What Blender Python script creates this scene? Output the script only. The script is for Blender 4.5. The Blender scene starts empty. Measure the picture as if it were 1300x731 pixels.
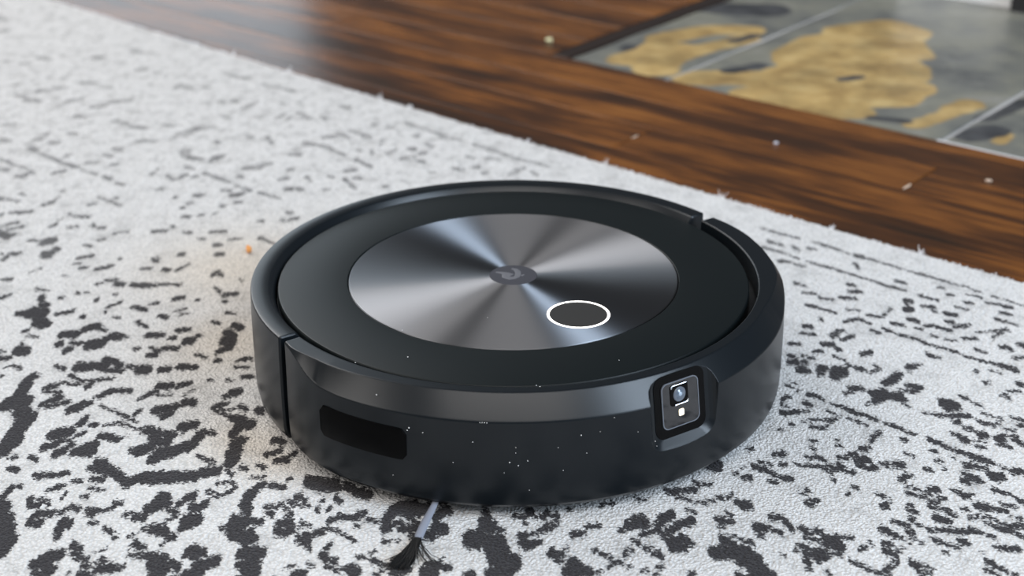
import bpy, bmesh, math, random
import numpy as np
from mathutils import Vector, Matrix

random.seed(7)
C = bpy.context.scene.collection
scene = bpy.context.scene
MM = 0.001

# ------------------------------------------------------------------ camera
cam_data = bpy.data.cameras.new('camera')
cam = bpy.data.objects.new('camera', cam_data)
C.objects.link(cam)
rt = Vector((0.999996, -0.001154, -0.002512))
up = Vector((0.002765, 0.417264, 0.908781))
fw = Vector((0.0, 0.908785, -0.417265))
M = Matrix(((rt.x, up.x, -fw.x, -0.00082), (rt.y, up.y, -fw.y, -0.93785),
            (rt.z, up.z, -fw.z, 0.49828), (0, 0, 0, 1)))
cam.matrix_world = M
cam_data.sensor_width = 36.0
cam_data.lens = 2000.0 / 1300.0 * 36.0
cam_data.clip_start = 0.02
cam_data.dof.use_dof = True
cam_data.dof.focus_distance = 0.94
cam_data.dof.aperture_fstop = 6.8
scene.camera = cam

# ------------------------------------------------------------------ light
scene.view_settings.view_transform = 'Standard'
scene.view_settings.look = 'None'
scene.view_settings.exposure = 0.1
scene.view_settings.gamma = 1.0
scene.view_settings.use_curve_mapping = False

world = bpy.data.worlds.new('room_ambient')
scene.world = world
world.use_nodes = True
world.node_tree.nodes['Background'].inputs[0].default_value = (0.92, 0.95, 1.0, 1)
world.node_tree.nodes['Background'].inputs[1].default_value = 0.10


def area(name, loc, target, sx, sy, radiance, col):
    l = bpy.data.lights.new(name, 'AREA')
    l.shape = 'RECTANGLE'
    l.size, l.size_y = sx, sy
    l.energy = radiance * math.pi * sx * sy
    l.color = col
    o = bpy.data.objects.new(name, l)
    C.objects.link(o)
    o.location = loc
    d = Vector(target) - Vector(loc)
    o.rotation_euler = d.to_track_quat('-Z', 'Y').to_euler()
    return o


# daylight: glazed door behind left, windows on the left and at the right behind the camera, pale ceiling bounce
area('daylight_back_left', (-1.75, 3.2, 1.25), (-1.75, 0, 1.25), 2.4, 2.3, 1.45, (0.78, 0.90, 1.0))
area('daylight_left_high', (-1.9, 2.1, 2.0), (-0.6, 1.2, 0), 2.1, 1.9, 5.3, (1.0, 0.985, 0.975))
area('daylight_left', (-2.5, -1.05, 1.6), (0, 0, 0.1), 1.3, 1.5, 4.6, (1.0, 0.96, 0.92))
area('daylight_front_right', (2.3, -1.5, 1.8), (0, 0, 0.1), 1.2, 2.3, 14.5, (0.70, 0.84, 1.0))
area('daylight_behind', (-0.1, -2.1, 2.4), (0, 0, 0.1), 2.6, 1.0, 5.2, (1.0, 0.97, 0.945))
area('ceiling_bounce', (-0.8, -0.5, 2.6), (-0.8, -0.5, 0), 3.0, 2.8, 0.35, (1.0, 0.96, 0.93))

lamp_data = bpy.data.lights.new('warm_lamp', 'POINT')
lamp_data.energy = 9.0
lamp_data.shadow_soft_size = 0.11
lamp_data.color = (1.0, 0.70, 0.46)
lamp = bpy.data.objects.new('warm_lamp', lamp_data)
C.objects.link(lamp)
lamp.location = (-2.0, 2.75, 1.3)

# ------------------------------------------------------------------ node helpers
def mat(name):
    m = bpy.data.materials.new(name)
    m.use_nodes = True
    nt = m.node_tree
    b = nt.nodes['Principled BSDF']
    return m, nt, b


def node(nt, t, **kw):
    n = nt.nodes.new(t)
    for k, v in kw.items():
        if k.startswith('i_'):
            n.inputs[k[2:]].default_value = v
        else:
            setattr(n, k, v)
    return n


def ramp(nt, fac, stops, interp='LINEAR'):
    r = nt.nodes.new('ShaderNodeValToRGB')
    r.color_ramp.interpolation = interp
    e = r.color_ramp.elements
    while len(e) < len(stops):
        e.new(0.5)
    for s, (p, c) in zip(e, stops):
        s.position = p
        s.color = (*c, 1)
    nt.links.new(fac, r.inputs[0])
    return r.outputs[0]


def mix(nt, fac, a, b, mode='MIX'):
    n = nt.nodes.new('ShaderNodeMix')
    n.data_type = 'RGBA'
    n.blend_type = mode
    for sock, v in ((n.inputs[0], fac), (n.inputs[6], a), (n.inputs[7], b)):
        if hasattr(v, 'is_linked'):
            nt.links.new(v, sock)
        elif isinstance(v, tuple):
            sock.default_value = (*v, 1)
        else:
            sock.default_value = v
    return n.outputs[2]


def math_n(nt, op, a, b=0.0, c=0.0):
    n = nt.nodes.new('ShaderNodeMath')
    n.operation = op
    for sock, v in zip(n.inputs, (a, b, c)):
        if hasattr(v, 'is_linked'):
            nt.links.new(v, sock)
        else:
            sock.default_value = v
    return n.outputs[0]


def coords(nt, scale=(1, 1, 1), rand=False, rot=(0, 0, 0)):
    tc = nt.nodes.new('ShaderNodeTexCoord')
    mp = nt.nodes.new('ShaderNodeMapping')
    mp.inputs['Scale'].default_value = scale
    mp.inputs['Rotation'].default_value = rot
    nt.links.new(tc.outputs['Object'], mp.inputs['Vector'])
    if rand:
        oi = nt.nodes.new('ShaderNodeObjectInfo')
        nt.links.new(math_n(nt, 'MULTIPLY', oi.outputs['Random'], 37.0), mp.inputs['Location'])
    return mp.outputs['Vector']


def noise(nt, vec, scale, detail=2.0, rough=0.5):
    n = nt.nodes.new('ShaderNodeTexNoise')
    n.inputs['Scale'].default_value = scale
    n.inputs['Detail'].default_value = detail
    n.inputs['Roughness'].default_value = rough
    nt.links.new(vec, n.inputs['Vector'])
    return n.outputs['Fac']


def bump(nt, h, strength, dist, normal=None):
    b = nt.nodes.new('ShaderNodeBump')
    b.inputs['Strength'].default_value = strength
    b.inputs['Distance'].default_value = dist
    nt.links.new(h, b.inputs['Height'])
    if normal is not None:
        nt.links.new(normal, b.inputs['Normal'])
    return b.outputs['Normal']


def attr(nt, name):
    a = nt.nodes.new('ShaderNodeAttribute')
    a.attribute_name = name
    return a


# ------------------------------------------------------------------ materials
def plastic(name, col, rough, speck=0.25, spec=0.5, edge=0.0):
    m, nt, b = mat(name)
    b.inputs['Base Color'].default_value = (*col, 1)
    b.inputs['Roughness'].default_value = rough
    b.inputs['Specular IOR Level'].default_value = spec
    v = coords(nt)
    nrm = None
    if edge:
        bv = nt.nodes.new('ShaderNodeBevel')
        bv.samples = 6
        bv.inputs['Radius'].default_value = edge
        nrm = bv.outputs['Normal']
    if speck:
        nrm = bump(nt, noise(nt, v, 1500.0, 1.0), speck, 0.0001, nrm)
    if nrm is not None:
        nt.links.new(nrm, b.inputs['Normal'])
    return m


M_SHELL = plastic('satin_black_shell', (0.0045, 0.0065, 0.0085), 0.30, 0.18, 0.32, 0.0009)
M_LID = plastic('satin_black_lid', (0.0050, 0.0072, 0.0078), 0.40, 0.22, 0.16)
M_DARK = plastic('black_recess_plastic', (0.004, 0.004, 0.0045), 0.5, 0)
M_GLOSS = plastic('gloss_black_plastic', (0.0015, 0.0015, 0.0017), 0.25, 0, 0.12)
M_SENSOR = plastic('infrared_window_black', (0.0015, 0.0015, 0.0016), 0.35, 0, 0.06)
M_BUTTON = plastic('charcoal_button', (0.016, 0.015, 0.014), 0.5, 0.15)
M_EMBLEM = plastic('dark_emblem', (0.035, 0.035, 0.043), 0.45, 0)
M_MARK = plastic('grey_emblem_mark', (0.11, 0.11, 0.12), 0.4, 0)
M_BRISTLE = plastic('black_bristle', (0.003, 0.003, 0.003), 0.6, 0)
M_ARM = plastic('clear_grey_brush_arm', (0.22, 0.235, 0.28), 0.25, 0)
M_LINT = plastic('white_lint', (0.75, 0.74, 0.72), 0.8, 0)


def metal(name, col, rough, aniso=0.0):
    m, nt, b = mat(name)
    b.inputs['Base Color'].default_value = (*col, 1)
    b.inputs['Metallic'].default_value = 1.0
    b.inputs['Roughness'].default_value = rough
    if aniso:
        b.inputs['Anisotropic'].default_value = aniso
        b.inputs['Anisotropic Rotation'].default_value = 0.25
        t = nt.nodes.new('ShaderNodeTangent')
        t.direction_type = 'RADIAL'
        t.axis = 'Z'
        nt.links.new(t.outputs[0], b.inputs['Tangent'])
    return m, nt, b


M_SPUN, nt, b = metal('spun_graphite_metal', (0.235, 0.24, 0.255), 0.47, 1.0)
M_SILVER, _, _ = metal('silver_glint', (0.85, 0.87, 0.92), 0.25)

M_RING, nt, b = mat('lit_ring')
b.inputs['Base Color'].default_value = (0.9, 0.88, 0.85, 1)
b.inputs['Emission Color'].default_value = (1.0, 0.93, 0.86, 1)
b.inputs['Emission Strength'].default_value = 1.6

M_LED, nt, b = mat('cream_led')
b.inputs['Base Color'].default_value = (0.9, 0.8, 0.6, 1)
b.inputs['Emission Color'].default_value = (1.0, 0.85, 0.6, 1)
b.inputs['Emission Strength'].default_value = 0.7

M_GLASS, nt, b = mat('camera_glass')
b.inputs['Base Color'].default_value = (0.012, 0.012, 0.014, 1)
b.inputs['Roughness'].default_value = 0.06
b.inputs['Coat Weight'].default_value = 0.5

M_LENS, nt, b = mat('lens_glass')
b.inputs['Base Color'].default_value = (0.10, 0.13, 0.17, 1)
b.inputs['Roughness'].default_value = 0.08
b.inputs['Coat Weight'].default_value = 1.0

# rug: white pile with a worn charcoal pattern held in the vertex attributes of the pile
M_RUG, nt, b = mat('rug_pile')
v = coords(nt)
jag = noise(nt, coords(nt, (0.75, 1, 1), rot=(0, 0, 0.733)), 520.0, 3.0, 0.65)
jag2 = noise(nt, v, 90.0, 2.0, 0.5)
j = math_n(nt, 'ADD', math_n(nt, 'MULTIPLY', math_n(nt, 'SUBTRACT', jag, 0.5), 6.5),
           math_n(nt, 'MULTIPLY', math_n(nt, 'SUBTRACT', jag2, 0.5), 2.6))
j = math_n(nt, 'MULTIPLY', j, math_n(nt, 'MULTIPLY_ADD', attr(nt, 'far_fade').outputs['Fac'], 1.4, 1.0))
fld = math_n(nt, 'ADD', math_n(nt, 'ADD', attr(nt, 'motif').outputs['Fac'], 0.05), j)
mask = nt.nodes.new('ShaderNodeMapRange')
mask.interpolation_type = 'SMOOTHSTEP'
mask.inputs['From Min'].default_value = -0.45
mask.inputs['From Max'].default_value = 0.45
nt.links.new(fld, mask.inputs['Value'])
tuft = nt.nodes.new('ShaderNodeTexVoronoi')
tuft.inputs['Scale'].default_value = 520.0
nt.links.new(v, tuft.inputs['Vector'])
fine = noise(nt, v, 700.0, 2.0, 0.6)
mott = noise(nt, coords(nt, (1, 1, 1)), 38.0, 5.0, 0.62)
white = ramp(nt, mott, [(0.30, (0.58, 0.567, 0.553)), (0.44, (0.75, 0.735, 0.718)), (0.7, (0.80, 0.785, 0.768))])
grey = ramp(nt, fine, [(0.3, (0.010, 0.0095, 0.0105)), (0.75, (0.050, 0.046, 0.050))])
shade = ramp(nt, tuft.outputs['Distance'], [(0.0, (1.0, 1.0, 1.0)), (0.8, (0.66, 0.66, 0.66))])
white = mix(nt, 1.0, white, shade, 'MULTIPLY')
soft = nt.nodes.new('ShaderNodeMapRange')
soft.interpolation_type = 'SMOOTHSTEP'
soft.inputs['From Min'].default_value = -2.4
soft.inputs['From Max'].default_value = 1.0
nt.links.new(fld, soft.inputs['Value'])
fade = attr(nt, 'far_fade').outputs['Fac']
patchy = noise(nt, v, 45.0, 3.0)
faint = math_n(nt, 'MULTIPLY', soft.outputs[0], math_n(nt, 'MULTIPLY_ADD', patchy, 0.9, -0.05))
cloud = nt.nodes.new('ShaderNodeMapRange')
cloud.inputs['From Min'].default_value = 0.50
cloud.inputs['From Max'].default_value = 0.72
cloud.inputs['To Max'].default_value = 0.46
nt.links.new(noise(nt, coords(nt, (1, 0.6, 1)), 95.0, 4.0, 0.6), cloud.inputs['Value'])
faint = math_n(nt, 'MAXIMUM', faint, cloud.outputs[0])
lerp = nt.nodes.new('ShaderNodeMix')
nt.links.new(fade, lerp.inputs[0])
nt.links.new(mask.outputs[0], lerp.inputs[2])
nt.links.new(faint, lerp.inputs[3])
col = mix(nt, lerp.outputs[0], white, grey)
warm_tint = mix(nt, attr(nt, 'warm_tint').outputs['Fac'], (1, 1, 1), (1.0, 0.90, 0.77))
col = mix(nt, 1.0, col, warm_tint, 'MULTIPLY')
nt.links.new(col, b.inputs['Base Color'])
b.inputs['Roughness'].default_value = 0.95
b.inputs['Specular IOR Level'].default_value = 0.1
b.inputs['Sheen Weight'].default_value = 0.06
b.inputs['Sheen Roughness'].default_value = 0.6
h = math_n(nt, 'ADD', math_n(nt, 'MULTIPLY', tuft.outputs['Distance'], -0.8),
           math_n(nt, 'ADD', fine, math_n(nt, 'MULTIPLY', mask.outputs[0], -0.5)))
nt.links.new(bump(nt, h, 0.75, 0.0022), b.inputs['Normal'])

M_FIBRE = plastic('rug_fibre', (0.78, 0.78, 0.79), 0.95, 0, 0.1)

# stained hardwood, tone differs from plank to plank
M_WOOD, nt, b = mat('stained_hardwood')
oi = nt.nodes.new('ShaderNodeObjectInfo')
vg = coords(nt, (1.6, 26, 26), rand=True)
vb = coords(nt, (2.4, 9, 9), rand=True)
g1 = noise(nt, vg, 3.2, 5.0, 0.62)
g2 = noise(nt, vb, 2.2, 3.0, 0.55)
gf = noise(nt, coords(nt, (12, 260, 260), rand=True), 2.5, 2.0, 0.6)
f = math_n(nt, 'ADD', math_n(nt, 'MULTIPLY', g1, 0.5), math_n(nt, 'MULTIPLY', g2, 0.7))
f = math_n(nt, 'ADD', f, math_n(nt, 'MULTIPLY', math_n(nt, 'SUBTRACT', oi.outputs['Random'], 0.5), 0.10))
f = math_n(nt, 'ADD', f, math_n(nt, 'MULTIPLY', math_n(nt, 'SUBTRACT', gf, 0.5), 0.12))
wc = ramp(nt, f, [(0.40, (0.020, 0.0095, 0.0045)), (0.54, (0.054, 0.0195, 0.0062)),
                  (0.64, (0.135, 0.047, 0.0100)), (0.80, (0.25, 0.095, 0.020))])
nt.links.new(wc, b.inputs['Base Color'])
b.inputs['Roughness'].default_value = 0.20
b.inputs['Specular IOR Level'].default_value = 0.36
nt.links.new(math_n(nt, 'ADD', 0.15, math_n(nt, 'MULTIPLY', gf, 0.16)), b.inputs['Roughness'])
nt.links.new(bump(nt, math_n(nt, 'ADD', g2, math_n(nt, 'MULTIPLY', gf, 0.1)), 0.25, 0.0012), b.inputs['Normal'])
M_WOOD_DARK, nt2, b2 = mat('dark_hardwood_border')
b2.inputs['Base Color'].default_value = (0.018, 0.010, 0.007, 1)
b2.inputs['Roughness'].default_value = 0.3

# slate: grey green stone with ochre rust held in a vertex attribute
M_SLATE, nt, b = mat('multicolour_slate')
v = coords(nt, rand=False)
n1 = noise(nt, v, 9.0, 6.0, 0.62)
n2 = noise(nt, v, 28.0, 4.0, 0.6)
n3 = noise(nt, v, 60.0, 3.0, 0.6)
stone = ramp(nt, n1, [(0.30, (0.055, 0.058, 0.063)), (0.46, (0.145, 0.145, 0.128)), (0.56, (0.19, 0.185, 0.15)),
                      (0.70, (0.25, 0.24, 0.215))])
och = ramp(nt, n2, [(0.30, (0.28, 0.175, 0.065)), (0.5, (0.46, 0.31, 0.12)), (0.72, (0.54, 0.40, 0.18))])
och = mix(nt, ramp(nt, noise(nt, v, 13.0, 4.0, 0.6), [(0.42, (0, 0, 0)), (0.62, (0.75, 0.75, 0.75))]), och, (0.20, 0.135, 0.055))
dark = ramp(nt, n2, [(0.3, (0.022, 0.023, 0.026)), (0.7, (0.075, 0.076, 0.078))])
fo = math_n(nt, 'ADD', attr(nt, 'ochre').outputs['Fac'], math_n(nt, 'MULTIPLY', math_n(nt, 'SUBTRACT', n3, 0.5), 9.0))
mo = nt.nodes.new('ShaderNodeMapRange')
mo.interpolation_type = 'SMOOTHSTEP'
mo.inputs['From Min'].default_value = -3.0
mo.inputs['From Max'].default_value = 3.0
nt.links.new(fo, mo.inputs['Value'])
fd = math_n(nt, 'ADD', attr(nt, 'blot').outputs['Fac'], math_n(nt, 'MULTIPLY', math_n(nt, 'SUBTRACT', n3, 0.5), 9.0))
md = nt.nodes.new('ShaderNodeMapRange')
md.interpolation_type = 'SMOOTHSTEP'
md.inputs['From Min'].default_value = -3.0
md.inputs['From Max'].default_value = 3.0
nt.links.new(fd, md.inputs['Value'])
sc = mix(nt, mo.outputs[0], stone, och)
sc = mix(nt, md.outputs[0], sc, dark)
nt.links.new(sc, b.inputs['Base Color'])
b.inputs['Roughness'].default_value = 0.34
nt.links.new(bump(nt, math_n(nt, 'ADD', n1, math_n(nt, 'MULTIPLY', n2, 0.4)), 0.5, 0.004), b.inputs['Normal'])

M_GROUT = plastic('pale_grout', (0.36, 0.35, 0.34), 0.7, 0)
M_SUB = plastic('subfloor', (0.02, 0.012, 0.008), 0.8, 0)
M_WHITE = plastic('plain_white', (0.8, 0.8, 0.8), 0.4, 0)
M_IRON = plastic('black_iron', (0.012, 0.012, 0.014), 0.5, 0)


# ------------------------------------------------------------------ object helpers
def link(name, mesh, m, parent=None, kind=None, smooth=None):
    o = bpy.data.objects.new(name, mesh)
    C.objects.link(o)
    if m is not None and not mesh.materials:
        mesh.materials.append(m)
    if parent is not None:
        o.parent = parent
    if kind:
        o['kind'] = kind
    if smooth is not None:
        mesh.shade_smooth()
        mesh.set_sharp_from_angle(angle=math.radians(smooth))
    return o


def bm_mesh(bm, name):
    me = bpy.data.meshes.new(name)
    bmesh.ops.recalc_face_normals(bm, faces=bm.faces)
    bm.to_mesh(me)
    bm.free()
    return me


def empty(name, loc, rz, label, cat):
    o = bpy.data.objects.new(name, None)
    C.objects.link(o)
    o.empty_display_size = 0.05
    o.location = loc
    o.rotation_euler = (0, 0, rz)
    o['label'] = label
    o['category'] = cat
    return o


def loop_solid(rings, closed_path):
    """rings: list of closed cross sections (equal length); sweep them into a watertight solid."""
    bm = bmesh.new()
    V = [[bm.verts.new(p) for p in r] for r in rings]
    n = len(V[0])
    R = len(V)
    for i in range(R if closed_path else R - 1):
        a, c = V[i], V[(i + 1) % R]
        for k in range(n):
            bm.faces.new((a[k], a[(k + 1) % n], c[(k + 1) % n], c[k]))
    if not closed_path:
        bm.faces.new(V[0])
        bm.faces.new(V[-1])
    return bm


def lathe(profile, seg=160, closed=False, x=0.0, y=0.0):
    """profile of (r, z) in mm; r = 0 ends become poles. closed: ring shaped cross section."""
    if closed:
        rings = [[((x + r * math.cos(t)) * MM, (y + r * math.sin(t)) * MM, z * MM) for r, z in profile]
                 for t in [2 * math.pi * i / seg for i in range(seg)]]
        return loop_solid(rings, True)
    bm = bmesh.new()
    rows = []
    for r, z in profile:
        if r == 0:
            rows.append([bm.verts.new((x * MM, y * MM, z * MM))])
        else:
            rows.append([bm.verts.new(((x + r * math.cos(2 * math.pi * i / seg)) * MM,
                                       (y + r * math.sin(2 * math.pi * i / seg)) * MM, z * MM)) for i in range(seg)])
    for a, c in zip(rows, rows[1:]):
        for i in range(seg):
            k = (i + 1) % seg
            if len(a) == 1:
                bm.faces.new((a[0], c[k], c[i]))
            elif len(c) == 1:
                bm.faces.new((a[i], a[k], c[0]))
            else:
                bm.faces.new((a[i], a[k], c[k], c[i]))
    return bm


def rounded_rect(hy, hz, r, n=6):
    pts = []
    for cy, cz, a0 in ((hy - r, hz - r, 0), (-hy + r, hz - r, 90), (-hy + r, -hz + r, 180), (hy - r, -hz + r, 270)):
        for i in range(n + 1):
            a = math.radians(a0 + 90 * i / n)
            pts.append((cy + r * math.cos(a), cz + r * math.sin(a)))
    return pts


def slab(outline, to3d, lo, hi, bevel=0.0):
    """solid plate from a 2D outline; to3d(u, v, w) -> point in mm, w is height off the plate's plane"""
    def pt(p, w, s=0.0):
        u, v = p
        L = math.hypot(u, v) or 1
        return Vector(to3d(u - s * u / L, v - s * v / L, w)) * MM
    bm = bmesh.new()
    levels = [(lo, 0.0), (hi - bevel, 0.0)] + ([(hi, bevel)] if bevel else [])
    V = [[bm.verts.new(pt(p, w, s)) for p in outline] for w, s in levels]
    n = len(outline)
    for a, c in zip(V, V[1:]):
        for k in range(n):
            bm.faces.new((a[k], a[(k + 1) % n], c[(k + 1) % n], c[k]))
    bm.faces.new(V[0][::-1])
    bm.faces.new(V[-1])
    return bm


def box(bm, lo, hi, bevel=0.0):
    x0, y0, z0 = lo
    x1, y1, z1 = hi
    b_ = bevel
    levels = [(z0, 0), (z1 - b_, 0)] + ([(z1, b_)] if b_ else [])
    V = [[bm.verts.new((x, y, z)) for x, y in ((x0 + s, y0 + s), (x1 - s, y0 + s), (x1 - s, y1 - s), (x0 + s, y1 - s))]
         for z, s in levels]
    for a, c in zip(V, V[1:]):
        for k in range(4):
            bm.faces.new((a[k], a[(k + 1) % 4], c[(k + 1) % 4], c[k]))
    bm.faces.new(V[0][::-1])
    bm.faces.new(V[-1])


def tube(bm, pts, radii, n=8, flat=1.0):
    """swept tube through points (m); flat scales the section's z"""
    rings = []
    P = [Vector(p) for p in pts]
    for i, p in enumerate(P):
        d = (P[min(i + 1, len(P) - 1)] - P[max(i - 1, 0)]).normalized()
        s = d.cross(Vector((0, 0, 1)))
        if s.length < 1e-4:
            s = Vector((1, 0, 0))
        s.normalize()
        t = s.cross(d)
        rings.append([bm.verts.new(p + radii[i] * (math.cos(2 * math.pi * k / n) * s + flat * math.sin(2 * math.pi * k / n) * t))
                      for k in range(n)])
    for a, c in zip(rings, rings[1:]):
        for k in range(n):
            bm.faces.new((a[k], a[(k + 1) % n], c[(k + 1) % n], c[k]))
    bm.faces.new(rings[0][::-1])
    bm.faces.new(rings[-1])


def interp(tab, a):
    xs, ys = zip(*tab)
    return float(np.interp(a, xs, ys))


# ------------------------------------------------------------------ floor
DV = np.array([0.776, -0.631])      # along the boards
NV = np.array([0.631, 0.776])       # across the boards, away from the rug
ANG = math.atan2(DV[1], DV[0])
FZ = -0.009                          # floor level, the rug's pile is at 0


def floor_obj(name, bm, m, parent, smooth=None):
    o = link(name, bm_mesh(bm, name), m, parent, smooth=smooth)
    return o


bm = bmesh.new()
box(bm, (-2.6, -1.6, -0.05), (2.6, 3.2, -0.0125))
floor = link('floor', bm_mesh(bm, 'floor'), M_SUB, kind='structure')
floor['label'] = 'dark stained hardwood floor with an inset of slate tiles'

W = 71.0
N0 = 652.0


def plank(d0, d1, n0, n1, m=M_WOOD, gap=0.5, name='plank'):
    bm = bmesh.new()
    L, w = (d1 - d0), (n1 - n0)
    box(bm, ((-L / 2 + gap) * MM, (-w / 2 + gap) * MM, -0.004), ((L / 2 - gap) * MM, (w / 2 - gap) * MM, 0), 0.00035)
    o = link(name, bm_mesh(bm, name), m, floor)
    c = DV * (d0 + d1) / 2 + NV * (n0 + n1) / 2
    o.location = (c[0] * MM, c[1] * MM, FZ)
    o.rotation_euler = (0, 0, ANG)
    return o


rng = random.Random(4)
joints = {0: [33], 1: [], 2: [-234]}
for k in range(-1, 4):                       # boards between the slate and the rug
    n1 = N0 - W * k if k >= 0 else None
    if k < 0:
        continue
    hi, lo = N0 - W * k, N0 - W * (k + 1)
    cuts = {0: [-760, 560], 1: [-1100, 33], 2: [-234, 720], 3: [-820, 330]}[k]
    cuts = [-1900] + cuts + [1100]
    for a, c in zip(cuts, cuts[1:]):
        plank(a, c, lo, hi)
for k in range(0, 13):                       # boards that run up to the slate's left side
    lo, hi = N0 + W * k, N0 + W * (k + 1)
    e = -475
    cuts = [-2100, -1300 + rng.uniform(-350, 350), e] if rng.random() < 0.6 else [-2100, -900 + rng.uniform(-250, 200), e]
    for a, c in zip(cuts, cuts[1:]):
        plank(a, c, lo, hi)
# dark border board beside the slate's left edge
bm = bmesh.new()
plank(-474, -449, N0, N0 + W * 13, M_WOOD_DARK, 0.8, 'border_board')

# grout bed and slate tiles
bm = bmesh.new()
box(bm, (-448 * MM, (N0 + 1) * MM, -0.004), (900 * MM, 1560 * MM, -0.0022))
g = link('grout', bm_mesh(bm, 'grout'), M_GROUT, floor)
g.rotation_euler = (0, 0, ANG)
g.location = (0, 0, FZ)


bm = bmesh.new()
box(bm, (-2 * MM, 652.7 * MM, -0.004), (900 * MM, 656.2 * MM, -0.0002))
g2 = link('grout', bm_mesh(bm, 'grout'), plastic('bright_grout', (0.62, 0.62, 0.62), 0.5, 0), floor)
g2.rotation_euler = (0, 0, ANG)
g2.location = (0, 0, FZ)


def seg_dist(X, Y, pts):
    """distance from grid points to a polyline (same units)"""
    best = np.full(X.shape, 1e9)
    if len(pts) == 1:
        return np.hypot(X - pts[0][0], Y - pts[0][1])
    for (x0, y0), (x1, y1) in zip(pts, pts[1:]):
        dx, dy = x1 - x0, y1 - y0
        L = dx * dx + dy * dy
        t = np.clip(((X - x0) * dx + (Y - y0) * dy) / (L if L > 0 else 1), 0, 1)
        best = np.minimum(best, np.hypot(X - x0 - t * dx, Y - y0 - t * dy))
    return best


def point_field(X, Y, strokes):
    f_ = np.full(X.shape, -40.0)
    for w, pts in strokes:
        f_ = np.maximum(f_, w - seg_dist(X, Y, pts))
    return f_


def set_attr(me, name, vals):
    a = me.attributes.new(name, 'FLOAT', 'POINT')
    a.data.foreach_set('value', np.ascontiguousarray(vals, dtype=np.float32))


OCHRE = [(27.0, [(226.9, 714.7), (285.9, 708.4), (302.4, 731.5)]), (30.2, [(285.7, 680.0), (346.6, 646.6)]), (48.2, [(320.0, 708.1), (378.3, 722.0)]), (48.5, [(341.6, 782.7), (398.6, 823.4)]), (38.4, [(366.7, 846.7), (445.0, 869.4), (458.8, 889.9)]), (34.5, [(402.8, 890.4), (454.1, 910.9)]), (44.4, [(322.8, 652.2), (388.9, 651.6)]), (25.1, [(213.4, 709.1), (196.9, 715.0)]), (35.6, [(398.5, 736.6), (421.2, 721.6)]), (21.5, [(313.4, 599.6), (348.6, 594.2)]), (18.2, [(472.9, 910.7), (482.2, 889.6)]), (36.7, [(386.4, 679.1), (414.5, 673.3)]), (31.3, [(326.5, 798.5), (357.5, 846.8)]), (27.5, [(418.9, 791.3), (434.5, 742.2)]), (24.3, [(456.5, 879.5), (454.4, 829.4), (456.0, 797.2)]), (29.8, [(256.6, 652.8), (284.6, 620.6)]), (11.6, [(398.2, 549.2), (432.8, 578.4), (465.3, 611.2)]), (15.8, [(455.2, 603.5), (473.0, 618.9)]), (17.5, [(124.3, 784.8), (148.2, 806.6), (174.3, 848.6)]), (24.3, [(156.5, 744.8), (190.4, 825.5)]), (20.7, [(175.8, 865.4), (236.0, 906.1), (283.1, 905.6)]), (15.5, [(182.0, 784.2), (227.4, 831.6), (278.3, 871.1)]), (10.7, [(114.9, 775.6), (132.1, 769.3)]), (8.4, [(470.7, 501.7), (481.9, 524.7)])]
BLOT = [(7.7, [(357.8, 704.8), (376.5, 713.3)]), (29.6, [(238.8, 1017.2), (286.4, 1001.2), (320.8, 1000.8)]), (9.1, [(131.5, 826.1), (136.9, 839.1)]), (17.0, [(445.3, 520.4), (474.4, 536.6)]), (11.4, [(475.1, 573.1), (531.3, 628.9)]), (10.5, [(238.4, 738.1), (276.5, 761.8)]), (7.5, [(258.1, 857.8), (289.5, 884.7)]), (7.9, [(364.3, 574.0), (393.2, 561.4)])]


def slate(d0, d1, n0, n1, step=9.0, proud=0.0):
    nx, ny = max(2, int((d1 - d0) / step)), max(2, int((n1 - n0) / step))
    ds, ns = np.linspace(d0, d1, nx + 1), np.linspace(n0, n1, ny + 1)
    D, N = np.meshgrid(ds, ns, indexing='ij')
    edge = np.minimum(np.minimum(D - d0, d1 - D), np.minimum(N - n0, n1 - N))
    Z = proud + 0.5 * np.sin(D * 0.021 + N * 0.013) + 0.4 * np.sin(D * 0.05 - N * 0.043 + 1.0) - 0.9 * (edge < 1)
    X, Y = DV[0] * D + NV[0] * N, DV[1] * D + NV[1] * N
    verts = [(x * MM, y * MM, FZ + z * MM) for x, y, z in zip(X.ravel(), Y.ravel(), Z.ravel())]
    faces = [(i * (ny + 1) + j_, (i + 1) * (ny + 1) + j_, (i + 1) * (ny + 1) + j_ + 1, i * (ny + 1) + j_ + 1)
             for i in range(nx) for j_ in range(ny)]
    # skirt
    rim_ids = [i * (ny + 1) for i in range(nx + 1)] + [nx * (ny + 1) + j_ for j_ in range(1, ny + 1)] + \
              [i * (ny + 1) + ny for i in range(nx - 1, -1, -1)] + [j_ for j_ in range(ny - 1, 0, -1)]
    base = len(verts)
    for i in rim_ids:
        x, y, z = verts[i]
        verts.append((x, y, FZ - 0.0036))
    m_ = len(rim_ids)
    for k in range(m_):
        faces.append((rim_ids[k], base + k, base + (k + 1) % m_, rim_ids[(k + 1) % m_]))
    me = bpy.data.meshes.new('slate_tile')
    me.from_pydata(verts, [], faces)
    Xa = np.array([q[0] for q in verts]) * 1000
    Ya = np.array([q[1] for q in verts]) * 1000
    set_attr(me, 'ochre', point_field(Xa, Ya, OCHRE))
    set_attr(me, 'blot', point_field(Xa, Ya, BLOT))
    return link('slate_tile', me, M_SLATE, floor, smooth=40)


slate(-446, -321, 655, 1262)
slate(-314.5, -1, 655, 1262)
slate(5.5, 319, 656.5, 1262)
slate(325, 640, 656.5, 1262)
for a in (-446, -130, 190, 510):
    slate(a, a + 313, 1268, 1550, 30)

# white strip and black foot at the far right corner of the slate

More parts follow.
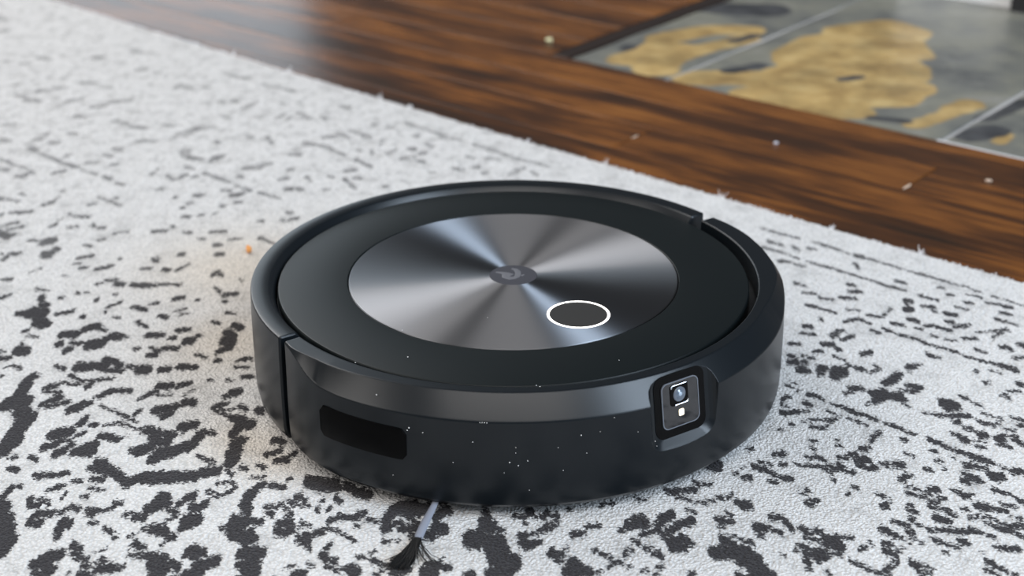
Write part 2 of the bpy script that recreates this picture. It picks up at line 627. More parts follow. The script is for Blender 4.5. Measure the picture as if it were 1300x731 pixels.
def block(name, m, d0, d1, n0, n1, z0, z1):
    bm_ = bmesh.new()
    box(bm_, (d0 * MM, n0 * MM, z0 * MM), (d1 * MM, n1 * MM, z1 * MM), 0.003)
    o_ = link(name, bm_mesh(bm_, name), m, kind='structure')
    o_.rotation_euler = (0, 0, ANG)
    return o_


block('trim_1', M_WHITE, -300, -148, 1172, 1190, -9, 60)['label'] = 'white strip at the far end of the slate'
block('trim_2', M_IRON, -143, -60, 1160, 1200, -9, 60)['label'] = 'black iron foot beside the white strip'


# ------------------------------------------------------------------ rug
P0 = np.array([-577.0, 1022.0])
UV_ = np.array([0.7449, -0.6671])
VV_ = np.array([-0.6671, -0.7449])
STEP = 2.2
U0, U1, V1 = -900.0, 1900.0, 960.0


def bow(u):
    """the rug's edge is not quite straight"""
    return 7.5 * np.sin(np.clip((u - 0) / 1300.0, 0, 1) * math.pi)


us = np.arange(U0, U1 + 0.1, STEP)
vs = np.concatenate([[0.0, 0.0, 0.6, 1.6], np.arange(3.0, V1, STEP)])
U, V_ = np.meshgrid(us, vs, indexing='ij')
VB = V_ + (bow(U) * np.exp(-V_ / 400.0))
X = P0[0] + UV_[0] * U + VV_[0] * VB
Y = P0[1] + UV_[1] * U + VV_[1] * VB
rs = np.random.RandomState(3)
Z = rs.uniform(-0.35, 0.2, X.shape)
Z[:, 0] = -8.9
Z[:, 1] = -3.0
Z[:, 2] = -1.4
Z[:, 3] = -0.6
frr = rs.uniform(-0.5, 0.5, len(us))
for k in range(1, 3):
    X[:, k] += VV_[0] * frr
    Y[:, k] += VV_[1] * frr

SQ = 0.42    # strokes are laid in a plane squashed across the room, as the woven marks are
field = np.full(X.shape, -8.0, dtype=np.float32)
YS = Y * SQ


def stamp(w, pts):
    global field
    xs = [p[0] for p in pts]
    ys = [p[1] for p in pts]
    pad = w + 8.5
    bx = [(min(xs) - pad, (min(ys) - pad) / SQ), (max(xs) + pad, (min(ys) - pad) / SQ),
          (min(xs) - pad, (max(ys) + pad) / SQ), (max(xs) + pad, (max(ys) + pad) / SQ)]
    uu = [(x - P0[0]) * UV_[0] + (y - P0[1]) * UV_[1] for x, y in bx]
    vv = [(x - P0[0]) * VV_[0] + (y - P0[1]) * VV_[1] for x, y in bx]
    i0, i1 = max(0, int((min(uu) - U0) / STEP)), min(len(us), int((max(uu) - U0) / STEP) + 2)
    j0, j1 = max(0, int((min(vv) - 12) / STEP)), min(len(vs), int((max(vv) + 6) / STEP) + 8)
    if i1 <= i0 or j1 <= j0:
        return
    s_ = (slice(i0, i1), slice(j0, j1))
    f_ = w - seg_dist(X[s_], YS[s_], pts)
    field[s_] = np.maximum(field[s_], f_)


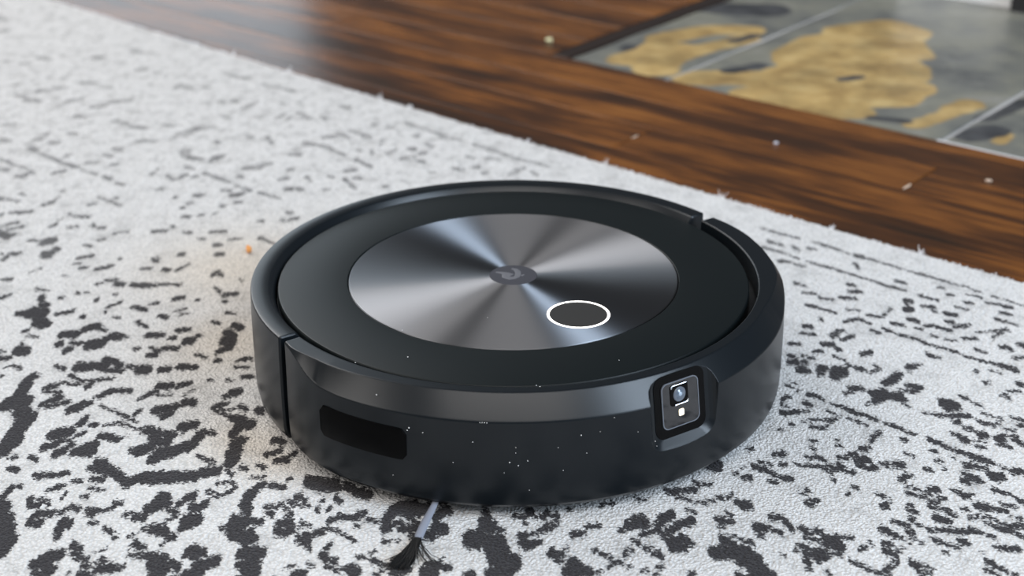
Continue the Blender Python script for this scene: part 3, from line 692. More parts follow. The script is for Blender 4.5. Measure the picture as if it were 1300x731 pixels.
STROKES = '13,-307,-113,-301,-115 14,-289,-121,-280,-122,-269,-118 21,-299,-136,-301,-144 38,-301,-155,-296,-160 42,-297,-169,-291,-172 42,-293,-181,-287,-182 37,-290,-192,-283,-192 32,-287,-204,-284,-202 10,-295,-133,-293,-135 26,-254,-108,-249,-112,-242,-119 10,-259,-112,-250,-117 25,-239,-121,-234,-128 27,-231,-130,-224,-123 33,-221,-124,-213,-123 10,-265,-127,-259,-128 13,-254,-126,-246,-126 9,-277,-138,-270,-136,-268,-134 12,-273,-135,-270,-135 8,-265,-142,-266,-147 15,-284,-148,-283,-154,-277,-155 9,-279,-148,-272,-150,-272,-154 17,-278,-169,-276,-164,-267,-163 22,-278,-172,-272,-173 13,-264,-163,-258,-156,-253,-159 22,-258,-171,-260,-178,-254,-174 20,-259,-183,-258,-188 6,-255,-144,-251,-146 5,-253,-136,-249,-136 5,-247,-138,-243,-138 11,-248,-160,-238,-160,-233,-157 13,-234,-152,-230,-153 8,-247,-165,-242,-165 7,-244,-173,-239,-173 9,-234,-179,-228,-184 6,-226,-188,-224,-188 9,-225,-165,-220,-163 21,-219,-168,-213,-168 29,-213,-159,-208,-152 6,-212,-180,-207,-176 20,-206,-181,-202,-180 6,-218,-188,-215,-186 13,-213,-194,-209,-198 6,-215,-197,-207,-198 11,-214,-205,-208,-206 22,-203,-207,-198,-209 32,-199,-213,-195,-217 30,-261,-212,-256,-213 29,-259,-207,-252,-206 21,-265,-214,-252,-219 14,-262,-223,-253,-224 16,-248,-196,-242,-199 13,-246,-204,-236,-210 13,-229,-210,-225,-213 23,-228,-219,-221,-218 12,-219,-219,-214,-217 14,-237,-223,-230,-225 7,-237,-216,-232,-215 5,-243,-222,-242,-221 4,-234,-204,-230,-202,-228,-200 33,-224,-124,-214,-124,-204,-124 29,-206,-123,-192,-122 24,-192,-120,-179,-117 34,-174,-104,-171,-101 14,-166,-112,-162,-114 10,-193,-100,-183,-108 8,-157,-110,-151,-114 8,-174,-117,-169,-122 8,-178,-131,-169,-129,-165,-135 9,-182,-139,-174,-145,-168,-141,-166,-136 25,-206,-150,-202,-153 29,-211,-157,-206,-154 33,-209,-149,-205,-148 11,-201,-160,-194,-164 25,-194,-150,-189,-145 19,-196,-154,-194,-149 21,-188,-157,-183,-158,-180,-153 32,-189,-171,-182,-170 26,-189,-176,-184,-173 5,-212,-180,-207,-175 4,-203,-175,-199,-171,-195,-167 24,-204,-180,-198,-183 17,-197,-186,-192,-188 5,-198,-196,-196,-192 15,-213,-168,-214,-169 5,-208,-198,-206,-198 6,-151,-125,-150,-120 19,-153,-136,-149,-132 12,-146,-133,-136,-136 29,-157,-145,-154,-140 32,-157,-156,-155,-161 29,-158,-154,-156,-147 19,-162,-169,-159,-170 32,-162,-178,-154,-173 13,-154,-173,-145,-173 13,-167,-180,-163,-178 31,-159,-186,-151,-188 24,-148,-188,-150,-183 22,-151,-193,-146,-191 31,-149,-204,-140,-204 24,-152,-205,-149,-204 31,-146,-214,-143,-211 30,-147,-220,-141,-220 13,-152,-215,-150,-216 32,-145,-225,-141,-224 22,-182,-204,-177,-201 24,-178,-206,-173,-203 18,-181,-199,-177,-199 27,-175,-217,-164,-212 27,-176,-223,-171,-220 34,-199,-213,-194,-212 30,-195,-221,-191,-221 18,-189,-213,-184,-218 13,-204,-207,-200,-209 9,-206,-208,-204,-207 21,-197,-225,-192,-225 15,-143,-163,-139,-165 10,-145,-158,-136,-155 9,-141,-156,-138,-158 6,-136,-156,-129,-161 21,-135,-175,-131,-174 18,-135,-183,-130,-185 9,-129,-185,-125,-182 11,-130,-172,-128,-173 19,-128,-146,-125,-147 8,-132,-152,-126,-155 9,-122,-188,-120,-190 5,-126,-220,-120,-215 11,-120,-225,-117,-225 4,-136,-127,-134,-126 5,-159,-125,-153,-124 14,-145,-105,-138,-104 33,-123,-129,-115,-131 39,-114,-133,-107,-133 21,-108,-137,-103,-136 23,-100,-133,-95,-140,-86,-144 13,-88,-143,-84,-145 8,-136,-127,-134,-126 11,-127,-145,-122,-150 8,-132,-152,-129,-153 6,-128,-156,-119,-156 19,-114,-160,-114,-160 8,-112,-150,-112,-151 10,-105,-147,-101,-152 11,-108,-160,-107,-159 8,-134,-158,-129,-160 6,-131,-164,-128,-165 19,-132,-172,-128,-173 13,-101,-167,-93,-169,-86,-164 11,-107,-172,-102,-169,-101,-164 9,-91,-163,-87,-164 7,-84,-171,-78,-173 9,-122,-173,-116,-177 6,-106,-180,-99,-183,-94,-188,-89,-193 27,-118,-188,-116,-192 17,-113,-185,-109,-183 11,-122,-191,-114,-200 23,-106,-206,-104,-209 13,-106,-201,-103,-196 13,-101,-212,-98,-212 22,-129,-183,-126,-180 6,-126,-180,-122,-178 34,-70,-160,-58,-156 32,-73,-170,-71,-165 24,-74,-180,-71,-177 28,-56,-160,-49,-158 23,-62,-163,-53,-163 6,-64,-164,-59,-164 15,-69,-175,-65,-173 13,-60,-170,-55,-174 17,-64,-180,-54,-180 13,-59,-187,-54,-187 11,-73,-193,-70,-193 5,-67,-193,-65,-193 6,-91,-178,-88,-178 5,-80,-204,-77,-203 14,-78,-212,-73,-216,-66,-216 9,-77,-212,-79,-211 30,-66,-220,-59,-219 32,-49,-222,-44,-225 5,-88,-208,-83,-208 14,-47,-215,-41,-216 7,-114,-214,-110,-216 5,-103,-217,-94,-222 30,-88,-222,-87,-224 18,-92,-220,-85,-222 9,-76,-224,-73,-224 18,-120,-225,-114,-223 5,-126,-220,-120,-215 18,-131,-185,-128,-184 28,-45,-169,-41,-163 24,-41,-161,-38,-163 28,-45,-178,-40,-180 7,-46,-189,-41,-186 23,-50,-186,-46,-188 31,-18,-173,-15,-172 28,-18,-180,-12,-177 10,-12,-177,-6,-183 41,-25,-191,-20,-193 34,-20,-189,-12,-193 41,-14,-197,-8,-194 40,-12,-208,-6,-203 40,-8,-215,0,-214 33,-9,-223,-2,-222 26,-13,-224,-6,-226 11,-15,-222,-11,-223 10,0,-167,7,-169 7,5,-176,8,-175 16,3,-188,7,-187 8,8,-186,13,-185 23,4,-194,7,-196 11,7,-195,15,-194 11,5,-200,10,-199 11,14,-182,18,-182 14,18,-179,22,-177 6,21,-183,25,-176 17,16,-168,19,-165 17,23,-167,25,-168 7,12,-169,16,-169 7,30,-159,33,-160 24,9,-163,10,-164 17,-18,-163,-16,-164 13,19,-205,21,-208 16,22,-208,27,-205 12,21,-200,21,-201 7,23,-213,30,-215 7,29,-200,30,-200 27,32,-213,35,-218 26,28,-223,36,-222 14,33,-187,38,-186 5,-40,-209,-39,-209 11,-48,-214,-41,-215 13,-45,-218,-35,-218 13,-27,-226,-22,-224 13,-48,-224,-46,-226 34,-347,45,-340,43 16,-314,46,-310,46 16,-299,49,-292,49 13,-355,32,-349,34 6,-349,19,-343,23,-336,17 11,-314,22,-306,16 9,-348,7,-346,7 31,-299,19,-290,21 29,-289,21,-279,22 18,-282,32,-269,22 15,-280,16,-266,14 15,-265,20,-257,19 31,-255,15,-250,15 11,-253,39,-248,39 37,-328,-4,-326,4 11,-325,5,-321,7 48,-327,-18,-326,-9 47,-332,-32,-320,-29 46,-321,-40,-316,-47 25,-335,-35,-329,-34 46,-316,-57,-311,-53 45,-317,-71,-313,-65 45,-318,-84,-312,-80 40,-318,-93,-315,-91 8,-310,-101,-305,-101 12,-298,-100,-292,-104 9,-301,8,-293,2,-288,-1 9,-303,-1,-296,-6,-291,-5 13,-286,0,-278,1 17,-285,-9,-282,-5 8,-278,2,-270,2 17,-313,-9,-305,-6 8,-313,-15,-300,-17 17,-309,-33,-304,-28,-298,-25 13,-304,-35,-292,-30 15,-303,-20,-298,-23 27,-289,-40,-282,-36 17,-283,-32,-277,-32 21,-273,-21,-267,-15 11,-269,-13,-262,-14,-254,-14 6,-277,-22,-273,-22 7,-270,-35,-260,-41,-251,-49,-241,-57 13,-245,-46,-242,-42 11,-247,-27,-240,-19 15,-239,-16,-238,-10 11,-235,-41,-231,-41 23,-276,-55,-275,-51 19,-278,-59,-275,-57 12,-270,-59,-266,-61 31,-291,-72,-281,-68 20,-293,-73,-288,-74 10,-276,-74,-271,-70 22,-293,-88,-285,-83 10,-284,-81,-278,-80 24,-283,-97,-279,-92 16,-279,-90,-275,-84 34,-268,-92,-262,-86 24,-272,-94,-260,-94 20,-261,-74,-254,-75 14,-254,-77,-248,-78 5,-248,-78,-243,-73 6,-261,-62,-254,-57,-248,-60,-241,-65 8,-240,-65,-234,-66 16,-233,-68,-226,-70 24,-228,-76,-223,-80 32,-233,-92,-227,-90 14,-238,-92,-233,-94 24,-223,-102,-219,-102 24,-255,-106,-251,-107 16,-243,48,-235,48 14,-254,38,-249,39 9,-251,43,-247,43 31,-254,16,-249,15 20,-241,15,-235,16 20,-229,20,-217,19 18,-205,44,-199,47 6,-221,39,-213,33 11,-205,29,-203,29 7,-191,28,-186,33,-179,29 7,-191,19,-181,18 10,-184,5,-176,5 7,-206,1,-202,-1 5,-193,1,-189,-1 22,-238,-8,-229,-7 17,-224,-8,-217,-4 8,-242,-17,-236,-15 8,-218,-19,-212,-13 6,-235,-21,-226,-20 23,-216,-29,-209,-31 29,-232,-41,-221,-38 19,-226,-49,-222,-45 13,-219,-35,-216,-34 25,-212,-62,-203,-60 19,-209,-68,-206,-60 24,-187,-17,-182,-16 11,-191,-22,-183,-21 13,-196,-38,-187,-32 8,-190,-41,-182,-40 8,-195,-40,-183,-49 13,-179,-35,-174,-40 23,-181,-52,-174,-54 31,-176,-60,-167,-60 31,-177,-72,-175,-66 30,-175,-84,-171,-82 34,-175,-96,-171,-92 34,-174,-107,-172,-104 14,-169,-78,-168,-78 27,-230,-68,-224,-72 20,-221,-72,-214,-73 8,-235,-62,-230,-64 8,-236,-68,-232,-68 22,-225,-82,-216,-82 34,-231,-92,-226,-88 34,-220,-96,-210,-94 34,-209,-92,-200,-84 33,-202,-88,-198,-74 16,-197,-69,-189,-72 16,-222,-104,-215,-98 10,-195,-98,-184,-108 23,-166,-41,-163,-43 18,-151,-80,-144,-83 14,-153,-98,-144,-92 14,-146,-105,-139,-102,-135,-96 26,-372,212,-368,212 10,-403,204,-400,211,-394,214 6,-375,180,-368,187 10,-344,206,-336,212 6,-345,194,-340,196 8,-338,187,-332,188 14,-325,185,-314,191 10,-394,166,-386,166 6,-362,149,-351,144 16,-384,133,-379,137 10,-318,156,-315,157 10,-313,164,-304,165 18,-303,157,-297,156 16,-291,156,-284,154 18,-284,153,-273,153 6,-349,173,-345,172 11,-329,141,-327,139 6,-324,142,-321,142 6,-340,132,-337,132 18,-311,128,-311,128 7,-301,139,-298,138 25,-354,133,-352,130 27,-350,120,-346,118 49,-354,107,-345,104 39,-346,91,-340,89 20,-364,105,-358,105 26,-341,84,-336,87 10,-335,104,-324,108,-324,113 20,-315,99,-314,99 9,-301,115,-292,124 10,-301,115,-296,119 10,-283,116,-275,114 13,-275,114,-270,110 11,-300,107,-300,107 6,-292,99,-287,97 7,-273,91,-264,82 6,-270,120,-264,122 9,-351,76,-348,78 6,-346,69,-338,65 17,-348,44,-339,43 11,-347,57,-345,52 13,-356,34,-350,33 5,-359,44,-354,43 28,-322,70,-311,71 26,-308,79,-300,84 15,-300,81,-292,76 26,-321,55,-319,56 23,-313,45,-310,46 11,-313,57,-304,56 36,-299,54,-290,57 26,-290,62,-287,66 24,-287,68,-279,66 9,-279,64,-273,65 8,-266,48,-262,47 15,-254,38,-249,39 13,-261,70,-253,67 10,-300,27,-295,27 17,-283,31,-273,28 8,-255,49,-248,44 19,-285,204,-282,203 7,-291,185,-283,187 6,-312,206,-310,204 17,-284,203,-280,201 10,-266,213,-262,212 11,-262,182,-254,195 14,-272,184,-268,182 12,-286,185,-282,187 10,-235,214,-232,213 19,-232,173,-229,181 12,-229,179,-225,173 18,-289,155,-277,154 10,-272,155,-264,156,-253,155 14,-254,129,-247,132 9,-237,127,-235,127 9,-269,120,-264,123 16,-281,116,-270,111 15,-259,101,-252,97 7,-250,106,-242,112 7,-244,103,-238,105 9,-273,93,-270,87,-263,81 11,-227,150,-221,141 16,-218,136,-208,139 9,-216,125,-213,124 8,-210,106,-204,104 9,-219,92,-212,87 22,-202,85,-196,80 32,-205,73,-199,66 32,-205,59,-198,56 21,-206,42,-198,49 15,-241,76,-232,78 17,-261,69,-249,69 28,-232,59,-227,60 11,-226,68,-222,68 13,-244,64,-240,64 17,-245,48,-235,48 13,-254,38,-248,37 11,-266,48,-263,47 6,-221,39,-212,33 7,-190,29,-181,32 8,-206,30,-202,29 6,-210,165,-208,162 6,-251,44,-246,44 12,90,-141,96,-143 13,95,-141,107,-139 7,95,-147,104,-152,113,-154 8,107,-129,109,-133 8,109,-133,117,-133 7,120,-147,123,-148 7,100,-161,105,-164 19,68,-174,76,-173 23,65,-177,75,-177 13,69,-170,74,-168 23,84,-171,91,-166 16,82,-177,85,-174 19,88,-183,95,-177 21,94,-177,102,-173 13,72,-187,80,-182 13,78,-182,84,-184 24,87,-194,97,-193 24,88,-199,95,-199 19,95,-189,99,-196 11,84,-189,87,-187 10,42,-178,49,-177 7,40,-180,43,-179 10,32,-186,35,-186 6,36,-185,40,-187 7,60,-182,63,-184 5,66,-193,69,-192 5,69,-196,70,-196 6,62,-203,66,-203 5,61,-207,64,-207 6,72,-201,77,-200 7,76,-205,82,-210 6,78,-204,81,-204 7,44,-202,46,-202 7,48,-206,54,-210 9,51,-218,56,-213,59,-214 7,62,-219,64,-219 7,78,-219,82,-217 23,31,-216,35,-220 23,30,-221,41,-222 5,43,-224,48,-222 6,70,-222,73,-223 7,75,-226,78,-226 9,95,-225,98,-225 11,116,-171,121,-172 6,116,-178,120,-178 28,112,-206,117,-204 16,116,-192,118,-195 8,50,-156,58,-154 7,71,-149,78,-150 8,138,-114,140,-115 6,132,-121,135,-121 10,138,-126,142,-124,142,-128 12,145,-113,151,-116,156,-122 8,150,-108,156,-110 7,162,-111,166,-111 8,171,-110,174,-112 10,156,-124,159,-124 9,152,-130,157,-132 14,161,-127,166,-127 8,179,-102,185,-105 8,178,-112,184,-113,191,-120 9,190,-112,197,-117 12,196,-115,205,-122 12,198,-112,200,-113 8,191,-129,192,-129 20,210,-106,216,-106 12,209,-111,213,-112 6,169,-142,172,-143 8,173,-140,175,-142 7,170,-154,174,-157 9,174,-151,178,-152 8,201,-137,204,-138 6,196,-144,198,-144 10,126,-148,129,-144 17,130,-154,134,-156 21,132,-157,137,-157 8,120,-147,123,-149 5,115,-151,117,-151 9,123,-165,126,-167 15,118,-172,125,-174 6,116,-170,118,-171 15,147,-170,154,-170,156,-174 17,155,-175,158,-181 19,137,-181,143,-180 9,146,-181,151,-186 8,138,-188,141,-189 17,163,-181,166,-184 7,166,-186,170,-186 13,171,-184,174,-184 31,176,-193,182,-198 22,174,-198,182,-191 11,186,-191,191,-191 7,163,-190,168,-192,173,-195 8,158,-197,164,-201 5,156,-203,159,-204 20,162,-207,171,-204 22,167,-210,173,-207 7,176,-206,181,-208 11,160,-214,162,-214 6,160,-220,162,-221 11,192,-203,196,-200 7,185,-214,192,-219 7,169,-224,172,-225 7,123,-188,127,-192,134,-196 27,117,-193,123,-198 31,114,-204,124,-206 31,122,-202,131,-207 32,125,-213,134,-210 30,129,-221,136,-220 26,129,-226,140,-226 5,148,-206,150,-208 27,110,-205,113,-205 6,116,-133,118,-133 9,194,-200,196,-200 12,215,-116,220,-116 14,216,-106,218,-109 8,223,-110,228,-110 14,234,-110,237,-112 6,227,-116,235,-114 12,231,-128,235,-126 10,235,-125,240,-125 9,259,-108,262,-108 6,249,-117,253,-118 5,259,-118,262,-119 12,282,-104,289,-107 9,289,-109,298,-116 14,302,-119,306,-121 20,275,-113,277,-114 12,278,-114,287,-117 12,271,-123,279,-129 16,268,-130,271,-131 10,275,-131,280,-131 20,286,-124,293,-125 14,287,-128,289,-129 11,284,-140,290,-145 8,292,-145,297,-153 13,296,-153,298,-155 9,259,-141,265,-143 11,264,-147,268,-147 6,268,-146,272,-145 8,233,-135,240,-140 10,232,-144,235,-146 9,236,-148,242,-148 13,246,-140,251,-141 7,239,-142,245,-144 9,243,-153,248,-154 6,249,-150,253,-150 5,213,-145,218,-147 5,220,-150,221,-150 11,214,-158,218,-157 9,241,-158,244,-160 13,228,-162,233,-165 8,230,-157,232,-158 8,247,-161,253,-162 7,251,-167,255,-168 6,259,-161,263,-162 19,269,-158,275,-159 9,275,-160,286,-165 8,284,-156,292,-160 8,227,-172,229,-172 19,242,-171,245,-171 13,246,-173,250,-174 7,261,-171,270,-168 8,269,-168,275,-172,281,-178 13,281,-180,290,-179 7,269,-175,274,-180 13,274,-180,281,-184 9,217,-175,225,-179 6,230,-177,233,-179 9,223,-184,226,-185 17,208,-182,212,-184 13,212,-185,219,-192 9,235,-183,239,-183 11,240,-183,248,-183 9,248,-184,257,-185 13,259,-184,264,-186 6,264,-187,271,-190 11,207,-197,211,-197 14,206,-204,211,-208 7,211,-206,217,-200 5,227,-196,230,-196 11,235,-193,240,-195 7,240,-196,249,-202 13,250,-194,254,-196 6,221,-192,225,-192 6,221,-196,222,-197 8,199,-196,200,-197 7,238,-206,241,-206 5,259,-205,260,-205 9,268,-201,271,-201 13,272,-201,281,-202 14,260,-215,263,-216 11,262,-220,269,-224 7,256,-222,263,-227 14,218,-215,220,-220 8,221,-217,229,-222 11,220,-225,226,-226 9,192,-221,195,-223 12,197,-225,204,-225 7,203,-221,211,-214 7,284,-189,287,-190 7,270,-227,273,-227 5,289,-171,292,-171 14,193,12,201,11 9,201,20,201,20 21,208,13,213,15 9,206,7,209,7 35,217,7,224,10 20,215,1,218,1 9,228,19,230,19 12,233,14,240,12 7,241,7,250,14 6,247,20,249,14 6,185,-4,189,-7 5,182,-10,185,-11 6,187,-17,189,-17 9,179,-25,182,-25 10,177,-28,175,-36 8,175,-38,179,-40 14,173,-46,177,-47,184,-45 6,186,-46,191,-45 10,194,-22,199,-24,204,-30 12,190,-33,194,-37 10,219,-20,226,-18 14,223,-13,232,-15 24,254,-3,259,3 26,237,-22,245,-20 22,237,-30,244,-26 26,249,-24,253,-24 9,207,-35,212,-38,219,-44 12,219,-45,226,-50,232,-57 11,236,-60,243,-67 5,203,-44,210,-52 5,184,-58,192,-56,203,-56 9,203,-57,198,-65 7,188,-65,197,-66 6,209,-51,204,-57 5,214,-54,219,-58,225,-63 9,168,-69,171,-68 7,176,-63,178,-62 5,185,-81,189,-84 7,184,-91,187,-93 9,201,-88,204,-89 5,201,-81,203,-82 13,226,-78,230,-74 8,223,-83,226,-79 9,214,-93,221,-92 13,205,-100,211,-99 7,199,-102,207,-104 13,160,-100,167,-98 7,179,-103,186,-105 13,186,-103,190,-106 5,150,-107,157,-110 13,146,-114,151,-116 6,171,-110,173,-112 5,177,-113,185,-114,190,-118 5,190,-113,199,-118 13,211,-105,218,-107 11,209,-112,212,-112 9,212,-114,220,-115 11,201,-119,206,-120 9,196,-114,200,-113 7,145,-93,148,-92 6,223,-110,227,-110 20,248,-7,257,-1 16,259,3,262,7 8,269,14,277,20 6,268,9,269,8 22,237,-22,246,-18 24,238,-28,246,-24 7,230,-36,237,-32 22,248,-24,255,-23 16,253,-28,257,-29 7,254,-35,258,-40 14,262,-10,272,-13 12,264,-18,271,-14 6,256,-16,264,-19 31,280,-35,286,-35 24,281,-41,289,-39 9,294,-25,298,-29 9,300,-35,305,-39 6,265,-48,272,-49 11,272,-51,282,-51,294,-52 13,282,-61,285,-59 7,296,-56,299,-60 10,299,-61,306,-64 8,307,-63,310,-61 5,302,-47,307,-52,313,-56 13,289,-68,290,-68 9,285,-67,289,-67 19,293,-76,297,-76 9,276,-74,281,-76 15,280,-80,284,-83 6,287,-83,295,-84 6,287,-90,293,-91 23,303,-82,306,-80 9,301,-87,309,-91 7,307,-76,317,-78 13,313,-82,317,-87 8,319,-54,326,-58 6,311,-68,317,-70 7,320,-64,324,-65 10,315,-6,319,-6 10,313,8,315,10 16,337,-9,340,-10 7,321,-25,326,-26 5,328,-18,336,-19 14,325,-24,325,-27 7,323,23,330,21,335,14,342,9 5,324,11,331,6 5,227,-52,232,-57 11,236,-60,242,-64,247,-71,253,-75 13,260,-81,265,-86,269,-92 15,271,-93,277,-97,283,-102 11,283,-102,290,-106 7,291,-109,298,-116 13,225,-79,231,-74 9,219,-91,221,-92 8,243,-81,246,-82 7,258,-96,261,-96 6,268,-103,271,-104 6,257,-108,262,-108 13,232,-110,236,-114 11,274,-114,278,-114 11,278,-112,286,-118 7,249,-117,253,-119 5,259,-118,262,-119 6,223,-109,229,-110 5,241,-98,246,-102 5,244,-104,245,-104 18,301,-120,307,-120 11,216,-107,218,-109 9,214,-116,220,-116 7,205,266,216,254,233,243 7,243,235,257,222,267,211 10,271,208,277,204 6,276,203,293,191,310,175 12,207,235,217,228 15,225,224,228,220 10,236,222,242,220 7,200,224,212,216,226,202 11,209,198,214,196 6,215,196,228,186 6,231,196,252,180 8,252,180,271,162 6,271,162,287,147 11,287,147,296,141 11,215,155,222,149 8,217,138,227,136 12,255,153,259,151 12,253,140,262,138 11,244,129,256,127 9,229,129,239,125 16,268,191,269,183 11,292,157,298,155 15,292,123,296,121 18,289,109,293,107 13,287,93,291,92 7,269,95,274,104,278,109 8,216,116,226,111,236,102 8,245,108,254,106 10,240,88,251,92,258,83 9,256,73,261,69 6,258,99,268,95 9,273,85,281,81 9,265,77,271,70 9,275,67,279,64 10,223,94,224,90 15,209,80,214,79 9,205,69,215,67 10,225,65,232,73,237,73 10,226,62,231,67 9,232,57,242,65 14,217,52,225,51 11,209,40,215,40 12,200,52,201,52 10,194,52,201,52 10,190,35,194,33 17,189,24,195,24 10,200,33,207,29 14,241,35,249,39 10,225,44,228,43 7,221,33,228,27 11,228,19,231,19 17,234,15,238,14 17,208,17,213,15 20,218,14,225,13 14,269,16,273,18 13,199,24,202,24 13,193,15,199,15 6,284,198,294,189,307,177 8,309,175,321,166 6,321,166,334,154 7,336,152,345,147 5,340,134,350,128 7,347,141,352,137 5,358,131,368,123,377,114 11,293,159,299,155 6,276,156,286,148 10,286,148,294,143 8,304,132,316,123 6,322,147,326,144 8,325,134,330,133 7,326,112,334,107 7,335,120,341,118 9,351,119,361,116 11,362,112,368,110 8,356,102,363,99 12,350,91,353,90 8,353,88,363,81 13,291,120,292,110 19,288,107,293,109 16,287,92,293,88 11,302,113,311,112 9,307,106,310,104 15,316,101,324,98 11,313,87,318,86 8,316,78,327,79 8,321,81,329,82 9,296,80,304,80 13,304,78,313,72 7,274,84,282,80 7,288,77,293,75 8,258,70,261,69 8,267,72,272,69 6,275,65,277,64 8,282,62,289,55 12,289,53,293,50 9,295,48,302,44 6,303,43,309,38 6,311,33,318,29 10,322,25,329,22 10,329,22,343,13 6,297,65,301,62 6,305,58,312,57 8,318,60,328,59 8,322,43,329,37 18,288,35,290,32 8,290,32,295,30 10,269,16,277,20 5,277,20,280,20 13,341,46,345,46 18,346,43,347,43 11,345,29,353,30 9,354,50,358,49 9,350,73,354,73 5,330,69,342,72,350,72 7,338,59,349,70 6,-455,463,-439,450 9,-439,450,-413,425,-396,413 7,-392,408,-375,396 6,-474,437,-454,419,-433,402 12,-466,411,-458,407 13,-446,392,-437,391 7,-439,396,-431,398 17,-445,336,-441,333 6,-442,336,-426,331 11,-430,348,-426,344 11,-434,299,-432,299 7,-426,303,-417,304,-408,306 13,-403,321,-396,328 7,-396,338,-395,340 9,-367,389,-359,383 7,-352,373,-344,369 6,-360,340,-346,328,-335,319 8,-377,299,-368,295,-357,294 7,-384,274,-381,281 16,-384,272,-381,277 5,-381,286,-378,291 9,-369,270,-361,272 11,-350,275,-348,273 8,-343,268,-338,270 11,-328,256,-326,257 7,-326,259,-317,261 9,-337,242,-333,244 9,-346,234,-340,231 13,-345,206,-334,211 37,-381,239,-374,242 31,-374,216,-368,216 18,-369,226,-365,224 9,-393,243,-386,241 8,-426,274,-422,274 9,-418,265,-406,273 11,-419,253,-408,256 8,-422,277,-413,281 6,-404,207,-401,216,-392,216 9,-409,216,-407,216 9,-396,355,-394,355 14,-440,481,-433,480 9,-367,421,-362,423 9,-416,445,-412,447 9,-381,447,-372,443 12,-374,465,-367,460 9,-415,400,-406,404 7,-392,425,-381,427 5,-296,262,-293,261 7,-341,338,-346,336 7,-365,321,-358,324 14,-304,382,-297,385 7,-298,391,-293,395 10,-287,387,-283,389 6,-298,414,-290,410 7,-279,399,-266,389,-251,374 7,-245,366,-229,356 6,-222,348,-202,335 21,-243,411,-229,415 10,-230,420,-221,422 12,-246,388,-242,388 10,-207,380,-201,383 12,-203,407,-200,407 10,-255,354,-247,354 13,-244,343,-236,344 10,-239,327,-233,327 12,-250,318,-247,316 13,-277,343,-269,343 11,-280,326,-276,326 11,-282,313,-281,313 12,-278,293,-272,293 10,-264,297,-261,297 8,-253,298,-251,301 8,-284,271,-281,271 9,-297,262,-286,262 9,-271,259,-265,257 11,-255,246,-251,245 12,-241,232,-235,231 18,-236,213,-231,213 14,-266,212,-263,214 18,-285,205,-281,205 9,-213,283,-208,283 11,-192,302,-187,301 8,-194,286,-189,283,-180,290 11,-207,246,-204,245 5,-204,245,-193,235 8,-249,259,-236,260 8,-231,243,-221,245 11,-309,460,-303,455 11,-307,444,-301,442 10,-279,429,-276,440,-268,442 10,-312,359,-308,359 9,-325,395,-322,408 8,-294,339,-292,339 10,-310,391,-304,381 16,-435,559,-424,559 15,-426,591,-414,594 11,-413,604,-391,611 14,-457,491,-451,491 12,-441,485,-431,481 12,-490,492,-479,486 12,-499,534,-489,534 14,-373,527,-356,523 10,-393,546,-374,533 12,-327,490,-323,496 12,-324,502,-308,523 10,-358,487,-340,484 13,-456,671,-441,671 13,-429,657,-422,653 13,-496,643,-484,646 11,-478,655,-471,653 11,-526,665,-521,665 15,-500,612,-483,608 12,-450,509,-449,512 11,-456,612,-442,615 11,-514,629,-502,626 15,-353,652,-351,667 11,-351,663,-338,652 16,-408,719,-399,719 14,-468,767,-455,767 11,-497,694,-497,694 11,-528,767,-514,759 11,-386,708,-381,708 14,-542,744,-531,744 10,-428,509,-421,506 10,-463,598,-459,597 11,-564,752,-558,752 12,-375,467,-367,464 10,-342,533,-331,529 12,-455,465,-447,463 9,-511,683,-509,683 9,-430,791,-415,783 17,-244,410,-233,413 11,-234,418,-221,421 13,-208,381,-201,384 11,-201,356,-194,358 14,-189,358,-185,356 11,-246,387,-242,387 11,-204,407,-199,406 12,-255,498,-249,495 14,-282,483,-279,480 12,-235,495,-228,480 10,-207,446,-198,445 16,-315,501,-306,519 12,-307,523,-293,525 10,-310,455,-300,444 11,-301,438,-287,435 10,-278,427,-268,443 9,-277,397,-251,374 9,-244,364,-230,353 15,-299,606,-295,606 17,-287,609,-282,606 17,-272,583,-261,602 12,-233,553,-227,566 14,-222,547,-221,556 14,-214,566,-201,553 10,-215,605,-215,605 10,-235,599,-230,595 12,-182,494,-169,500 12,-170,509,-156,491 10,-157,515,-139,494 10,-191,562,-184,550 10,-198,480,-173,465,-156,445 9,-145,431,-129,415 11,-152,402,-143,404 13,-165,355,-163,355 9,-165,389,-161,386 11,-150,381,-138,358 9,-139,386,-135,383 11,-185,389,-180,376 10,-146,459,-143,456 10,-132,459,-131,448 9,-263,665,-226,640 9,-308,702,-281,684 13,-349,662,-334,648 11,-325,659,-320,655 8,-289,560,-280,554 10,-174,592,-165,585 10,-136,533,-132,532 11,-255,354,-248,354 11,-246,344,-235,345 6,-106,538,-75,509,-50,485 8,-36,473,-19,457 6,-19,457,3,435,33,413 13,-136,531,-131,531 13,-123,526,-116,523 9,-153,514,-137,493 12,-125,476,-123,486 12,-117,447,-109,460 12,-97,462,-92,460 12,-103,436,-90,440 15,-86,449,-82,449 12,-94,497,-90,497 12,-82,476,-76,467 12,-68,499,-63,490 9,-58,487,-54,490 10,-53,408,-44,405 10,-36,410,-31,410 9,-26,395,-22,397 10,-74,397,-71,397 10,-24,435,-12,431 9,-42,440,-36,435 12,-144,432,-131,415 10,-143,406,-141,406 10,-142,385,-136,383 9,-98,377,-95,375 9,-114,363,-110,363 9,3,405,11,409 9,-3,393,5,397 12,18,397,22,392 9,-86,427,-81,425'
for s_ in STROKES.split():
    q = list(map(int, s_.split(',')))
    stamp(q[0] / 10.0 * 0.88 + 0.32, [(q[i], q[i + 1] * SQ) for i in range(1, len(q), 2)])
# the same worn pattern goes on where the photograph does not reach
rr = random.Random(11)


